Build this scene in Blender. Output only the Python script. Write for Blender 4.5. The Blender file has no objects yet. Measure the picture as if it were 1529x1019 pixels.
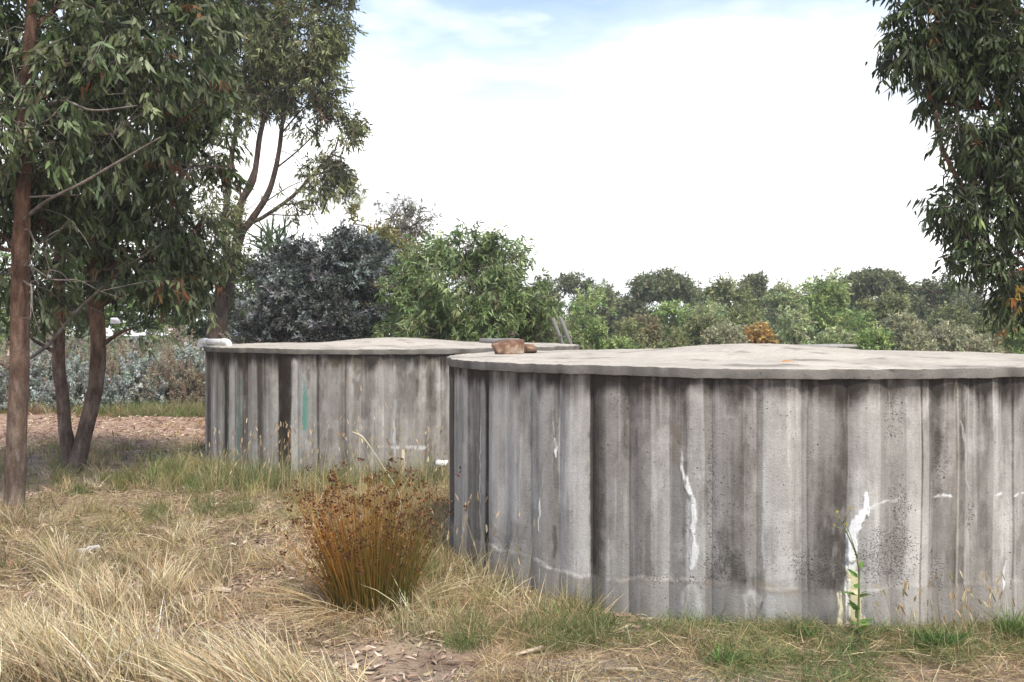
import bpy, math, random
import numpy as np

HAZE = 0.0010
rng = np.random.default_rng(7)
random.seed(7)
C = bpy.context.scene.collection
R_ = math.radians

# ------------------------------------------------------------------ camera, sky, sun, exposure
F = 1614.0; CX = 764.5; HY = 485.0; EYE = 1.65
cam_d = bpy.data.cameras.new("camera"); cam = bpy.data.objects.new("camera", cam_d); C.objects.link(cam)
cam.location = (0, 0, EYE); cam.rotation_euler = (R_(90), 0, 0)
cam_d.sensor_width = 36; cam_d.lens = 38.0; cam_d.shift_y = -0.016; cam_d.clip_start = 0.05; cam_d.clip_end = 3000
cam_d.dof.use_dof = False
bpy.context.scene.camera = cam

SUN_EL, SUN_AZ = 58.0, 150.0          # azimuth clockwise from +Y: sun high, behind the camera's right shoulder
world = bpy.data.worlds.new("World"); bpy.context.scene.world = world
world.use_nodes = True
nt = world.node_tree; nt.nodes.clear()
def N(t, typ, **kw):
    n = t.nodes.new(typ)
    for k, v in kw.items(): setattr(n, k, v)
    return n
out = N(nt, 'ShaderNodeOutputWorld'); bg = N(nt, 'ShaderNodeBackground'); bg.inputs['Strength'].default_value = 0.1
sky = N(nt, 'ShaderNodeTexSky', sky_type='NISHITA', sun_disc=False)
sky.sun_elevation = R_(SUN_EL); sky.sun_rotation = R_(SUN_AZ); sky.air_density = 1.0; sky.dust_density = .4; sky.ozone_density = .4
tc = N(nt, 'ShaderNodeTexCoord'); sep = N(nt, 'ShaderNodeSeparateXYZ'); nt.links.new(tc.outputs['Generated'], sep.inputs[0])
mp = N(nt, 'ShaderNodeMapping'); mp.inputs['Scale'].default_value = (2.2, 2.2, 7.0); nt.links.new(tc.outputs['Generated'], mp.inputs[0])
nz = N(nt, 'ShaderNodeTexNoise'); nz.inputs['Scale'].default_value = 1.6; nz.inputs['Detail'].default_value = 7; nz.inputs['Roughness'].default_value = .55
nt.links.new(mp.outputs[0], nz.inputs['Vector'])
# cloud cover: solid bank up to ~13 degrees, broken veil above
a = N(nt, 'ShaderNodeMath', operation='MULTIPLY_ADD'); a.inputs[1].default_value = 0.24; a.inputs[2].default_value = -0.12
nt.links.new(nz.outputs['Fac'], a.inputs[0])
b = N(nt, 'ShaderNodeMath', operation='ADD'); nt.links.new(sep.outputs['Z'], b.inputs[0]); nt.links.new(a.outputs[0], b.inputs[1])
mr = N(nt, 'ShaderNodeMapRange', interpolation_type='SMOOTHSTEP'); mr.inputs['From Min'].default_value = 0.17; mr.inputs['From Max'].default_value = 0.285
mr.inputs['To Min'].default_value = 1.0; mr.inputs['To Max'].default_value = 0.15
nt.links.new(b.outputs[0], mr.inputs['Value'])
mr2 = N(nt, 'ShaderNodeMapRange', interpolation_type='SMOOTHSTEP'); mr2.inputs['From Min'].default_value = 0.45; mr2.inputs['From Max'].default_value = 0.65
mr2.inputs['To Max'].default_value = 0.4
nt.links.new(nz.outputs['Fac'], mr2.inputs['Value'])
mx0 = N(nt, 'ShaderNodeMath', operation='MAXIMUM'); nt.links.new(mr.outputs[0], mx0.inputs[0]); nt.links.new(mr2.outputs[0], mx0.inputs[1])
mix = N(nt, 'ShaderNodeMix', data_type='RGBA'); nt.links.new(mx0.outputs[0], mix.inputs['Factor'])
nt.links.new(sky.outputs[0], mix.inputs['A'])
mp2 = N(nt, 'ShaderNodeMapping'); mp2.inputs['Scale'].default_value = (3.0, 3.0, 13.0); nt.links.new(tc.outputs['Generated'], mp2.inputs[0])
nz2 = N(nt, 'ShaderNodeTexNoise'); nz2.inputs['Scale'].default_value = 1.3; nz2.inputs['Detail'].default_value = 6; nt.links.new(mp2.outputs[0], nz2.inputs['Vector'])
cr = N(nt, 'ShaderNodeMapRange', interpolation_type='SMOOTHSTEP'); cr.inputs['From Min'].default_value = .3; cr.inputs['From Max'].default_value = .56; nt.links.new(nz2.outputs['Fac'], cr.inputs['Value'])
cm = N(nt, 'ShaderNodeMix', data_type='RGBA'); nt.links.new(cr.outputs[0], cm.inputs['Factor']); cm.inputs['A'].default_value = (5.2, 5.35, 5.45, 1); cm.inputs['B'].default_value = (9.4, 9.3, 9.2, 1)
nt.links.new(cm.outputs['Result'], mix.inputs['B'])
nt.links.new(mix.outputs['Result'], bg.inputs['Color']); nt.links.new(bg.outputs[0], out.inputs[0])

sun_d = bpy.data.lights.new("sun", 'SUN'); sun_d.energy = 2.3; sun_d.angle = R_(8); sun_d.color = (1, .93, .81)
sun = bpy.data.objects.new("sun", sun_d); C.objects.link(sun)
sun.rotation_euler = (R_(90 - SUN_EL), 0, R_(180 - SUN_AZ)); sun.location = (0, 0, 30)
vs = bpy.context.scene.view_settings
vs.view_transform = 'Standard'; vs.look = 'None'; vs.exposure = 1.1; vs.gamma = 1; vs.use_curve_mapping = False
bpy.context.scene.cycles.max_bounces = 8; bpy.context.scene.cycles.transparent_max_bounces = 4

# ------------------------------------------------------------------ helpers
def P(x, y, Y): return np.array([(x - CX) / F * Y, Y, EYE - (y - HY) / F * Y])
def G(x, y, z=0.0):
    Y = (EYE - z) * F / (y - HY); return np.array([(x - CX) / F * Y, Y, z])
def tag(o, label=None, cat=None, group=None, kind=None):
    for k, v in (('label', label), ('category', cat), ('group', group), ('kind', kind)):
        if v: o[k] = v
    return o
def empty(name, loc, label, cat, group=None):
    o = bpy.data.objects.new(name, None); C.objects.link(o); o.location = loc; o.empty_display_size = .1
    return tag(o, label, cat, group)
def hash3(ix, iy, iz, seed=0):
    h = (ix.astype(np.int64) * 374761393 + iy.astype(np.int64) * 668265263 + iz.astype(np.int64) * 2147483647 // 7 + seed * 974711) & 0xffffffff
    h = ((h ^ (h >> 13)) * 1274126177) & 0xffffffff
    return ((h ^ (h >> 16)) & 0xffffff) / float(0xffffff)
def vnoise(p, seed=0):
    p = np.atleast_2d(p); i = np.floor(p).astype(np.int64); f = p - i; f = f * f * (3 - 2 * f); r = 0
    for dx in (0, 1):
        for dy in (0, 1):
            for dz in (0, 1):
                w = (f[:, 0] if dx else 1 - f[:, 0]) * (f[:, 1] if dy else 1 - f[:, 1]) * (f[:, 2] if dz else 1 - f[:, 2])
                r = r + w * hash3(i[:, 0] + dx, i[:, 1] + dy, i[:, 2] + dz, seed)
    return r
def fbm(p, o=4, seed=0):
    r = 0; s = 0; a = 1.
    for k in range(o):
        r = r + a * vnoise(p * 2 ** k, seed + k); s += a; a *= .5
    return r / s
def n2(x, y, sx, sy, o=3, seed=0): return fbm(np.stack([np.ravel(x) * sx, np.ravel(y) * sy, np.zeros(np.size(x)) + .37], 1), o, seed).reshape(np.shape(x))
def sstep(a, b, x): t = np.clip((x - a) / (b - a), 0, 1); return t * t * (3 - 2 * t)
def build(name, V, faces, mat, parent=None, col=None, smooth=False, origin=None, attrs=None):
    """faces: list of (n,k) int arrays"""
    V = np.asarray(V, np.float32)
    if origin is not None: V = V - np.asarray(origin, np.float32)
    me = bpy.data.meshes.new(name)
    faces = [np.asarray(f, np.int32) for f in faces if len(f)]
    li = np.concatenate([f.ravel() for f in faces]); sz = np.concatenate([np.full(len(f), f.shape[1], np.int32) for f in faces])
    st = np.concatenate([[0], np.cumsum(sz)[:-1]]).astype(np.int32)
    me.vertices.add(len(V)); me.vertices.foreach_set('co', V.ravel())
    me.loops.add(len(li)); me.loops.foreach_set('vertex_index', li)
    me.polygons.add(len(sz)); me.polygons.foreach_set('loop_start', st)
    if smooth: me.polygons.foreach_set('use_smooth', np.ones(len(sz), bool))
    me.update(calc_edges=True)
    if col is not None:
        c = np.ones((len(V), 4), np.float32); c[:, :3] = col
        at = me.attributes.new('col', 'FLOAT_COLOR', 'POINT'); at.data.foreach_set('color', c.ravel())
    for k, v in (attrs or {}).items():
        at = me.attributes.new(k, 'FLOAT', 'POINT'); at.data.foreach_set('value', np.asarray(v, np.float32))
    me.materials.append(mat)
    o = bpy.data.objects.new(name, me); C.objects.link(o)
    if parent is not None: o.parent = parent
    if origin is not None and parent is None: o.location = tuple(map(float, origin))
    return o
class Acc:
    """collects pieces of one mesh"""
    def __init__(s): s.V = []; s.F = {}; s.C = []; s.n = 0
    def add(s, V, faces, col=None):
        V = np.asarray(V, float)
        for f in faces:
            f = np.asarray(f, np.int64)
            if len(f): s.F.setdefault(f.shape[1], []).append(f + s.n)
        s.V.append(V); s.n += len(V)
        if col is not None: s.C.append(np.broadcast_to(np.asarray(col, float), (len(V), 3)))
    def build(s, name, mat, parent=None, origin=None, smooth=False):
        return build(name, np.concatenate(s.V), [np.concatenate(f) for f in s.F.values()], mat, parent,
                     np.concatenate(s.C) if s.C else None, smooth, origin)
def catmull(pts, sub):
    p = np.asarray(pts, float)
    if len(p) < 3: 
        t = np.linspace(0, 1, sub + 1)[:, None]; return p[0] * (1 - t) + p[-1] * t
    q = np.vstack([2 * p[0] - p[1], p, 2 * p[-1] - p[-2]]); o = []
    for i in range(1, len(q) - 2):
        for t in np.linspace(0, 1, sub, endpoint=False):
            a, b_, c, d = q[i - 1:i + 3]
            o.append(.5 * (2 * b_ + (c - a) * t + (2 * a - 5 * b_ + 4 * c - d) * t * t + (3 * b_ - a - 3 * c + d) * t ** 3))
    o.append(p[-1]); return np.array(o)
def tube(pts, rad, nseg=8, sub=4, rough=0.0, cap=True, seed=0):
    pts = np.asarray(pts, float); rad = np.asarray(rad, float)
    q = catmull(pts, sub); r = np.interp(np.linspace(0, len(rad) - 1, len(q)), np.arange(len(rad)), rad)
    T = np.gradient(q, axis=0); T /= np.linalg.norm(T, axis=1)[:, None] + 1e-9
    up = np.array([0, 0, 1.]) if abs(T[0][2]) < .9 else np.array([1., 0, 0])
    s = np.cross(T[0], up); s /= np.linalg.norm(s); V = []
    an = np.arange(nseg) / nseg * 2 * np.pi
    for i in range(len(q)):
        s = s - T[i] * (s @ T[i]); s /= np.linalg.norm(s) + 1e-9; u = np.cross(T[i], s)
        V.append(q[i] + r[i] * (np.cos(an)[:, None] * s + np.sin(an)[:, None] * u))
    V = np.array(V).reshape(-1, 3)
    if rough:
        nn = fbm(V * np.array([9, 9, 2.5]), 3, seed) - .5
        ctr = np.repeat(q, nseg, 0); V = ctr + (V - ctr) * (1 + rough * 2 * nn)[:, None]
    L = len(q); i = np.arange(L - 1)[:, None] * nseg; j = np.arange(nseg)[None]
    k = (j + 1) % nseg
    Fq = np.stack([i + j, i + k, i + nseg + k, i + nseg + j], -1).reshape(-1, 4)
    fs = [Fq]
    if cap:
        fs.append(np.array([list(range(nseg))[::-1], [(L - 1) * nseg + m for m in range(nseg)]]))
    return V, fs
def segs(A, B, ra, rb, n=3):
    """many thin straight 3-sided twigs at once"""
    A = np.asarray(A); B = np.asarray(B); T = B - A; T = T / (np.linalg.norm(T, axis=1)[:, None] + 1e-9)
    s = np.cross(T, np.array([.3, .5, .81])); s /= np.linalg.norm(s, axis=1)[:, None] + 1e-9; u = np.cross(T, s); V = []
    for e, r in ((A, ra), (B, rb)):
        for k in range(n):
            t = 2 * np.pi * k / n; V.append(e + r * (math.cos(t) * s + math.sin(t) * u))
    V = np.stack(V, 1); m = len(A); base = np.arange(m)[:, None] * 2 * n
    Fq = [np.concatenate([base + k, base + (k + 1) % n, base + n + (k + 1) % n, base + n + k], 1) for k in range(n)]
    return V.reshape(-1, 3), [np.concatenate(Fq)]
def unit(v): return v / (np.linalg.norm(v, axis=-1, keepdims=True) + 1e-9)
def leafmesh(Pt, D, L, W, simple=False, curl=.12, flat=None):
    n = len(Pt); D = unit(D); rv = unit(rng.normal(size=(n, 3))) if flat is None else unit(flat + rng.normal(size=(n, 3)) * .35)
    S = unit(np.cross(D, rv)); Nn = np.cross(S, D); L = np.broadcast_to(L, n)[:, None]; W = np.broadcast_to(W, n)[:, None]
    c = curl * L * rng.uniform(-1, 1, (n, 1))
    if simple:
        V = np.stack([Pt, Pt + D * L * .45 + S * W * .5 + Nn * c * .4, Pt + D * L + Nn * c * -.4, Pt + D * L * .45 - S * W * .5 + Nn * c * .4], 1)
        b = np.arange(n)[:, None] * 4
        return V.reshape(-1, 3), [np.concatenate([b, b + 1, b + 2], 1), np.concatenate([b, b + 2, b + 3], 1)], 4
    V = np.stack([Pt, Pt + D * L * .3 + S * W * .5 + Nn * c * .3, Pt + D * L * .3 - S * W * .5 + Nn * c * .3,
                  Pt + D * L * .68 + S * W * .36 + Nn * c * .1, Pt + D * L * .68 - S * W * .36 + Nn * c * .1, Pt + D * L - Nn * c * .6], 1)
    b = np.arange(n)[:, None] * 6
    return V.reshape(-1, 3), [np.concatenate([b, b + 1, b + 2], 1), np.concatenate([b + 1, b + 3, b + 4, b + 2], 1), np.concatenate([b + 3, b + 5, b + 4], 1)], 6
def pal(n, cols, wts=None, jit=.18):
    cols = np.asarray(cols, float); k = rng.choice(len(cols), n, p=None if wts is None else np.asarray(wts) / np.sum(wts))
    return np.clip(cols[k] * (1 + rng.normal(size=(n, 1)) * jit) * (1 + rng.normal(size=(n, 3)) * .05), .004, .9)

# ------------------------------------------------------------------ materials
def mat(name):
    m = bpy.data.materials.new(name); m.use_nodes = True; t = m.node_tree; p = t.nodes['Principled BSDF']; return m, t, p
def noise_node(t, scale, detail=5, rough=.6, vscale=None, coord='Object'):
    tc_ = N(t, 'ShaderNodeTexCoord'); n = N(t, 'ShaderNodeTexNoise'); n.inputs['Scale'].default_value = scale
    n.inputs['Detail'].default_value = detail; n.inputs['Roughness'].default_value = rough
    if vscale:
        m_ = N(t, 'ShaderNodeMapping'); m_.inputs['Scale'].default_value = vscale; t.links.new(tc_.outputs[coord], m_.inputs[0]); t.links.new(m_.outputs[0], n.inputs['Vector'])
    else: t.links.new(tc_.outputs[coord], n.inputs['Vector'])
    return n
def ramp(t, src, stops):
    r = N(t, 'ShaderNodeValToRGB'); e = r.color_ramp.elements
    while len(e) < len(stops): e.new(.5)
    for el, (p_, c) in zip(e, stops): el.position = p_; el.color = (*c, 1)
    t.links.new(src, r.inputs[0]); return r
def bump(t, p, src, dist, strength=1.0, prev=None):
    b_ = N(t, 'ShaderNodeBump'); b_.inputs['Distance'].default_value = dist; b_.inputs['Strength'].default_value = strength
    t.links.new(src, b_.inputs['Height'])
    if prev: t.links.new(prev.outputs[0], b_.inputs['Normal'])
    t.links.new(b_.outputs[0], p.inputs['Normal']); return b_
def attr_mat(name, rough=.6, transl=0.0, spec=.3):
    m, t, p = mat(name); a_ = N(t, 'ShaderNodeAttribute', attribute_name='col'); t.links.new(a_.outputs['Color'], p.inputs['Base Color'])
    p.inputs['Roughness'].default_value = rough; p.inputs['Specular IOR Level'].default_value = spec
    if transl:
        tr = N(t, 'ShaderNodeBsdfTranslucent'); t.links.new(a_.outputs['Color'], tr.inputs['Color'])
        mx = N(t, 'ShaderNodeMixShader'); mx.inputs[0].default_value = transl
        t.links.new(p.outputs[0], mx.inputs[1]); t.links.new(tr.outputs[0], mx.inputs[2])
        t.links.new(mx.outputs[0], t.nodes['Material Output'].inputs[0])
    return m
M_leaf = attr_mat('leaf', .5, .32, .3)
M_grass = attr_mat('grass_blade', .6, .25, .25)
M_litter = attr_mat('dead_leaf', .7, .05, .2)
def bark_mat(name, c0, c1, c2, vs_=(14, 14, 2.2), foot=False):
    m, t, p = mat(name); n = noise_node(t, 1.0, 7, .65, vs_); r = ramp(t, n.outputs['Fac'], [(.3, c0), (.5, c1), (.72, c2)])
    n2_ = noise_node(t, 60, 4, .6); mx = N(t, 'ShaderNodeMix', data_type='RGBA', blend_type='MULTIPLY'); mx.inputs['Factor'].default_value = .6
    r2 = ramp(t, n2_.outputs['Fac'], [(.3, (.55, .55, .55)), (.65, (1.1, 1.1, 1.1))])
    n3_ = noise_node(t, 1.0, 4, .6, (5, 5, 3.5)); r3_ = ramp(t, n3_.outputs['Fac'], [(.36, (.62, .55, .52)), (.5, (1, 1, 1)), (.64, (1.25, 1.18, 1.1))])
    my = N(t, 'ShaderNodeMix', data_type='RGBA', blend_type='MULTIPLY'); my.inputs['Factor'].default_value = .9
    t.links.new(r.outputs[0], my.inputs['A']); t.links.new(r3_.outputs[0], my.inputs['B'])
    t.links.new(my.outputs['Result'], mx.inputs['A']); t.links.new(r2.outputs[0], mx.inputs['B'])
    src = mx.outputs['Result']
    if foot:
        tz = N(t, 'ShaderNodeTexCoord'); sz = N(t, 'ShaderNodeSeparateXYZ'); t.links.new(tz.outputs['Object'], sz.inputs[0])
        rz = N(t, 'ShaderNodeMapRange'); rz.inputs['From Min'].default_value = .2; rz.inputs['From Max'].default_value = 1.9; t.links.new(sz.outputs['Z'], rz.inputs['Value'])
        mz = N(t, 'ShaderNodeMix', data_type='RGBA', blend_type='MULTIPLY'); t.links.new(rz.outputs[0], mz.inputs['Factor']); t.links.new(src, mz.inputs['A']); mz.inputs['B'].default_value = (.78, .60, .51, 1); src = mz.outputs['Result']
    t.links.new(src, p.inputs['Base Color'])
    p.inputs['Roughness'].default_value = .9; p.inputs['Specular IOR Level'].default_value = .15; b1 = bump(t, p, n.outputs['Fac'], .03, 1.0); bump(t, p, n2_.outputs['Fac'], .006, .8, b1); return m
M_bark = bark_mat('gum_bark', (.07, .05, .04), (.165, .125, .10), (.30, .245, .21), (16, 16, 5), True)
M_bark2 = bark_mat('gum_bark_dark', (.035, .025, .02), (.08, .056, .044), (.16, .12, .098), (10, 10, 3))
M_twig = bark_mat('grey_twig', (.10, .085, .075), (.2, .175, .155), (.34, .30, .27))
def concrete(name):
    m, t, p = mat(name); a_ = N(t, 'ShaderNodeAttribute', attribute_name='col'); pit = N(t, 'ShaderNodeAttribute', attribute_name='pit')
    n = noise_node(t, 90, 5, .7); r = ramp(t, n.outputs['Fac'], [(.28, (.70, .69, .68)), (.5, (1, 1, 1)), (.72, (1.22, 1.22, 1.2))])
    mx = N(t, 'ShaderNodeMix', data_type='RGBA', blend_type='MULTIPLY'); mx.inputs['Factor'].default_value = .5
    t.links.new(a_.outputs['Color'], mx.inputs['A']); t.links.new(r.outputs[0], mx.inputs['B'])
    # blowholes / honeycombing: voronoi cells, only where the pit attribute is high
    tc_ = N(t, 'ShaderNodeTexCoord'); v = N(t, 'ShaderNodeTexVoronoi'); v.inputs['Scale'].default_value = 120
    nw = noise_node(t, 40, 2, .5); vm = N(t, 'ShaderNodeMix', data_type='RGBA', blend_type='LINEAR_LIGHT'); vm.inputs['Factor'].default_value = .02
    t.links.new(tc_.outputs['Object'], vm.inputs['A']); t.links.new(nw.outputs['Color'], vm.inputs['B']); t.links.new(vm.outputs['Result'], v.inputs['Vector'])
    sp = N(t, 'ShaderNodeSeparateColor'); t.links.new(v.outputs['Color'], sp.inputs[0])
    gt = N(t, 'ShaderNodeMath', operation='LESS_THAN'); t.links.new(sp.outputs[0], gt.inputs[0]); t.links.new(pit.outputs['Fac'], gt.inputs[1])
    mrr = N(t, 'ShaderNodeMapRange'); mrr.inputs['From Min'].default_value = .12; mrr.inputs['From Max'].default_value = .5; mrr.inputs['To Min'].default_value = 1; mrr.inputs['To Max'].default_value = 0
    t.links.new(v.outputs['Distance'], mrr.inputs['Value']); hole = N(t, 'ShaderNodeMath', operation='MULTIPLY')
    t.links.new(gt.outputs[0], hole.inputs[0]); t.links.new(mrr.outputs[0], hole.inputs[1])
    mx2 = N(t, 'ShaderNodeMix', data_type='RGBA'); t.links.new(hole.outputs[0], mx2.inputs['Factor']); t.links.new(mx.outputs['Result'], mx2.inputs['A'])
    mx2.inputs['B'].default_value = (.085, .074, .066, 1); t.links.new(mx2.outputs['Result'], p.inputs['Base Color'])
    b1 = N(t, 'ShaderNodeBump'); b1.inputs['Distance'].default_value = .004; t.links.new(n.outputs['Fac'], b1.inputs['Height'])
    b2 = N(t, 'ShaderNodeBump', invert=True); b2.inputs['Distance'].default_value = .004; t.links.new(hole.outputs[0], b2.inputs['Height']); t.links.new(b1.outputs[0], b2.inputs['Normal'])
    t.links.new(b2.outputs[0], p.inputs['Normal']); p.inputs['Roughness'].default_value = .88; p.inputs['Specular IOR Level'].default_value = .2
    return m
M_conc = concrete('weathered_concrete')
def simple(name, stops, scale, rough=.7, bd=.004, vs_=None):
    m, t, p = mat(name); n = noise_node(t, scale, 5, .6, vs_); r = ramp(t, n.outputs['Fac'], stops)
    t.links.new(r.outputs[0], p.inputs['Base Color']); p.inputs['Roughness'].default_value = rough; bump(t, p, n.outputs['Fac'], bd, .6); return m
M_pvc = simple('white_plastic', [(.3, (.68, .68, .68)), (.6, (.82, .82, .82))], 14, .35, .001)
M_board = simple('grey_board', [(.3, (.12, .115, .11)), (.6, (.26, .25, .24))], 12, .8, .003, (30, 4, 4))
M_slab = simple('slab_concrete', [(.3, (.2, .19, .18)), (.65, (.36, .34, .32))], 25, .85, .003)
M_ladder = simple('weathered_wood', [(.3, (.09, .085, .08)), (.65, (.24, .23, .215))], 9, .8, .002, (20, 20, 2))
M_rock = simple('red_rock', [(.32, (.075, .04, .027)), (.46, (.165, .085, .052)), (.56, (.27, .18, .12)), (.68, (.38, .31, .25))], 11, .85, .01)
M_stake = simple('pale_timber', [(.3, (.42, .36, .25)), (.65, (.6, .54, .42))], 9, .8, .002)
M_scrap = simple('white_scrap', [(.3, (.5, .5, .58)), (.65, (.75, .74, .8))], 20, .6, .003)
M_chip = simple('pale_wood_chip', [(.3, (.42, .33, .24)), (.65, (.62, .53, .42))], 18, .8, .003)
M_stone = simple('pale_stone', [(.3, (.4, .37, .34)), (.65, (.66, .63, .6))], 20, .85, .006)

# ------------------------------------------------------------------ the ground
T1 = np.array([1.84, 8.13]); T2 = np.array([-1.48, 13.67]); TR = 2.31
def hgt(x, y):
    x = np.asarray(x, float); y = np.asarray(y, float)
    fall = -4.2 * sstep(15, 62, y) * sstep(-7, 4, x + .0 * y) - 3.0 * sstep(70, 300, y)
    bumpy = (n2(x, y, .7, .7, 3, 5) - .5) * .10 + (n2(x, y, 4, 4, 3, 9) - .5) * .035
    return fall + bumpy * sstep(300, 60, y)
xs = np.concatenate([np.linspace(-400, -40, 14), np.linspace(-36, -9, 28), np.linspace(-8.6, 8.6, 345), np.linspace(9, 36, 28), np.linspace(40, 400, 14)])
ys = np.concatenate([np.linspace(-60, -2, 12), np.linspace(0, 4, 10), np.linspace(4.2, 15, 260), np.linspace(15.2, 32, 110), np.linspace(33, 110, 60), np.linspace(120, 450, 24)])
gx, gy = np.meshgrid(xs, ys); gz = hgt(gx, gy); nx, ny = len(xs), len(ys)
ii = (np.arange(ny - 1)[:, None] * nx + np.arange(nx - 1)[None]).ravel()
def ground_mat():
    m, t, p = mat('ground_litter'); tc_ = N(t, 'ShaderNodeTexCoord')
    n1 = noise_node(t, 2.2, 6, .65); r1 = ramp(t, n1.outputs['Fac'], [(.3, (.15, .10, .073)), (.45, (.27, .195, .145)), (.6, (.36, .275, .205)), (.75, (.29, .235, .155))])
    n3 = noise_node(t, 38, 6, .7); r3 = ramp(t, n3.outputs['Fac'], [(.3, (.5, .47, .44)), (.5, (1, 1, 1)), (.7, (1.45, 1.4, 1.3))])
    mx = N(t, 'ShaderNodeMix', data_type='RGBA', blend_type='MULTIPLY'); mx.inputs['Factor'].default_value = .9
    t.links.new(r1.outputs[0], mx.inputs['A']); t.links.new(r3.outputs[0], mx.inputs['B'])
    pa = N(t, 'ShaderNodeAttribute', attribute_name='path'); n4 = noise_node(t, 9, 6, .7)
    rp = ramp(t, n4.outputs['Fac'], [(.3, (.25, .155, .113)), (.5, (.36, .24, .18)), (.7, (.46, .335, .26))])
    m2 = N(t, 'ShaderNodeMix', data_type='RGBA'); t.links.new(pa.outputs['Fac'], m2.inputs['Factor']); t.links.new(mx.outputs['Result'], m2.inputs['A']); t.links.new(rp.outputs[0], m2.inputs['B'])
    pg = N(t, 'ShaderNodeAttribute', attribute_name='gravel'); n5 = noise_node(t, 70, 5, .7)
    rg = ramp(t, n5.outputs['Fac'], [(.3, (.15, .135, .12)), (.5, (.30, .275, .25)), (.7, (.45, .42, .385))])
    m3 = N(t, 'ShaderNodeMix', data_type='RGBA'); t.links.new(pg.outputs['Fac'], m3.inputs['Factor']); t.links.new(m2.outputs['Result'], m3.inputs['A']); t.links.new(rg.outputs[0], m3.inputs['B'])
    ps = N(t, 'ShaderNodeAttribute', attribute_name='scrub'); n6 = noise_node(t, 1.5, 6, .7)
    rs = ramp(t, n6.outputs['Fac'], [(.35, (.05, .06, .028)), (.6, (.11, .11, .055)), (.75, (.2, .17, .1))])
    m4 = N(t, 'ShaderNodeMix', data_type='RGBA'); t.links.new(ps.outputs['Fac'], m4.inputs['Factor']); t.links.new(m3.outputs['Result'], m4.inputs['A']); t.links.new(rs.outputs[0], m4.inputs['B'])
    t.links.new(m4.outputs['Result'], p.inputs['Base Color']); p.inputs['Roughness'].default_value = .95; p.inputs['Specular IOR Level'].default_value = .1
    bump(t, p, n3.outputs['Fac'], .02, .9); return m
pn = n2(gx, gy, .8, .8, 3, 21) - .5
path_m = sstep(13.9, 15.4, gy + pn * 2) * sstep(20.2, 19.3, gy + pn * 1.2) * sstep(-1.2, -3.4, gx + pn * 2)
grav_m = sstep(.75, .3, np.hypot((gx - .55) / 1.0, (gy - 4.95) / .42) + pn * .9 - .25)
scrub_m = np.maximum(sstep(22, 27, gy), sstep(20.0, 20.8, gy) * sstep(-1, -2, gx))
tag(build('ground', np.stack([gx, gy, gz], -1).reshape(-1, 3), [np.stack([ii, ii + 1, ii + nx + 1, ii + nx], 1)], ground_mat(), smooth=True,
          attrs={'path': path_m.ravel(), 'gravel': grav_m.ravel(), 'scrub': scrub_m.ravel()}), kind='structure')
def gpt(px, py):
    p = G(px, py); p[2] = float(hgt(p[0], p[1])); return p

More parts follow.
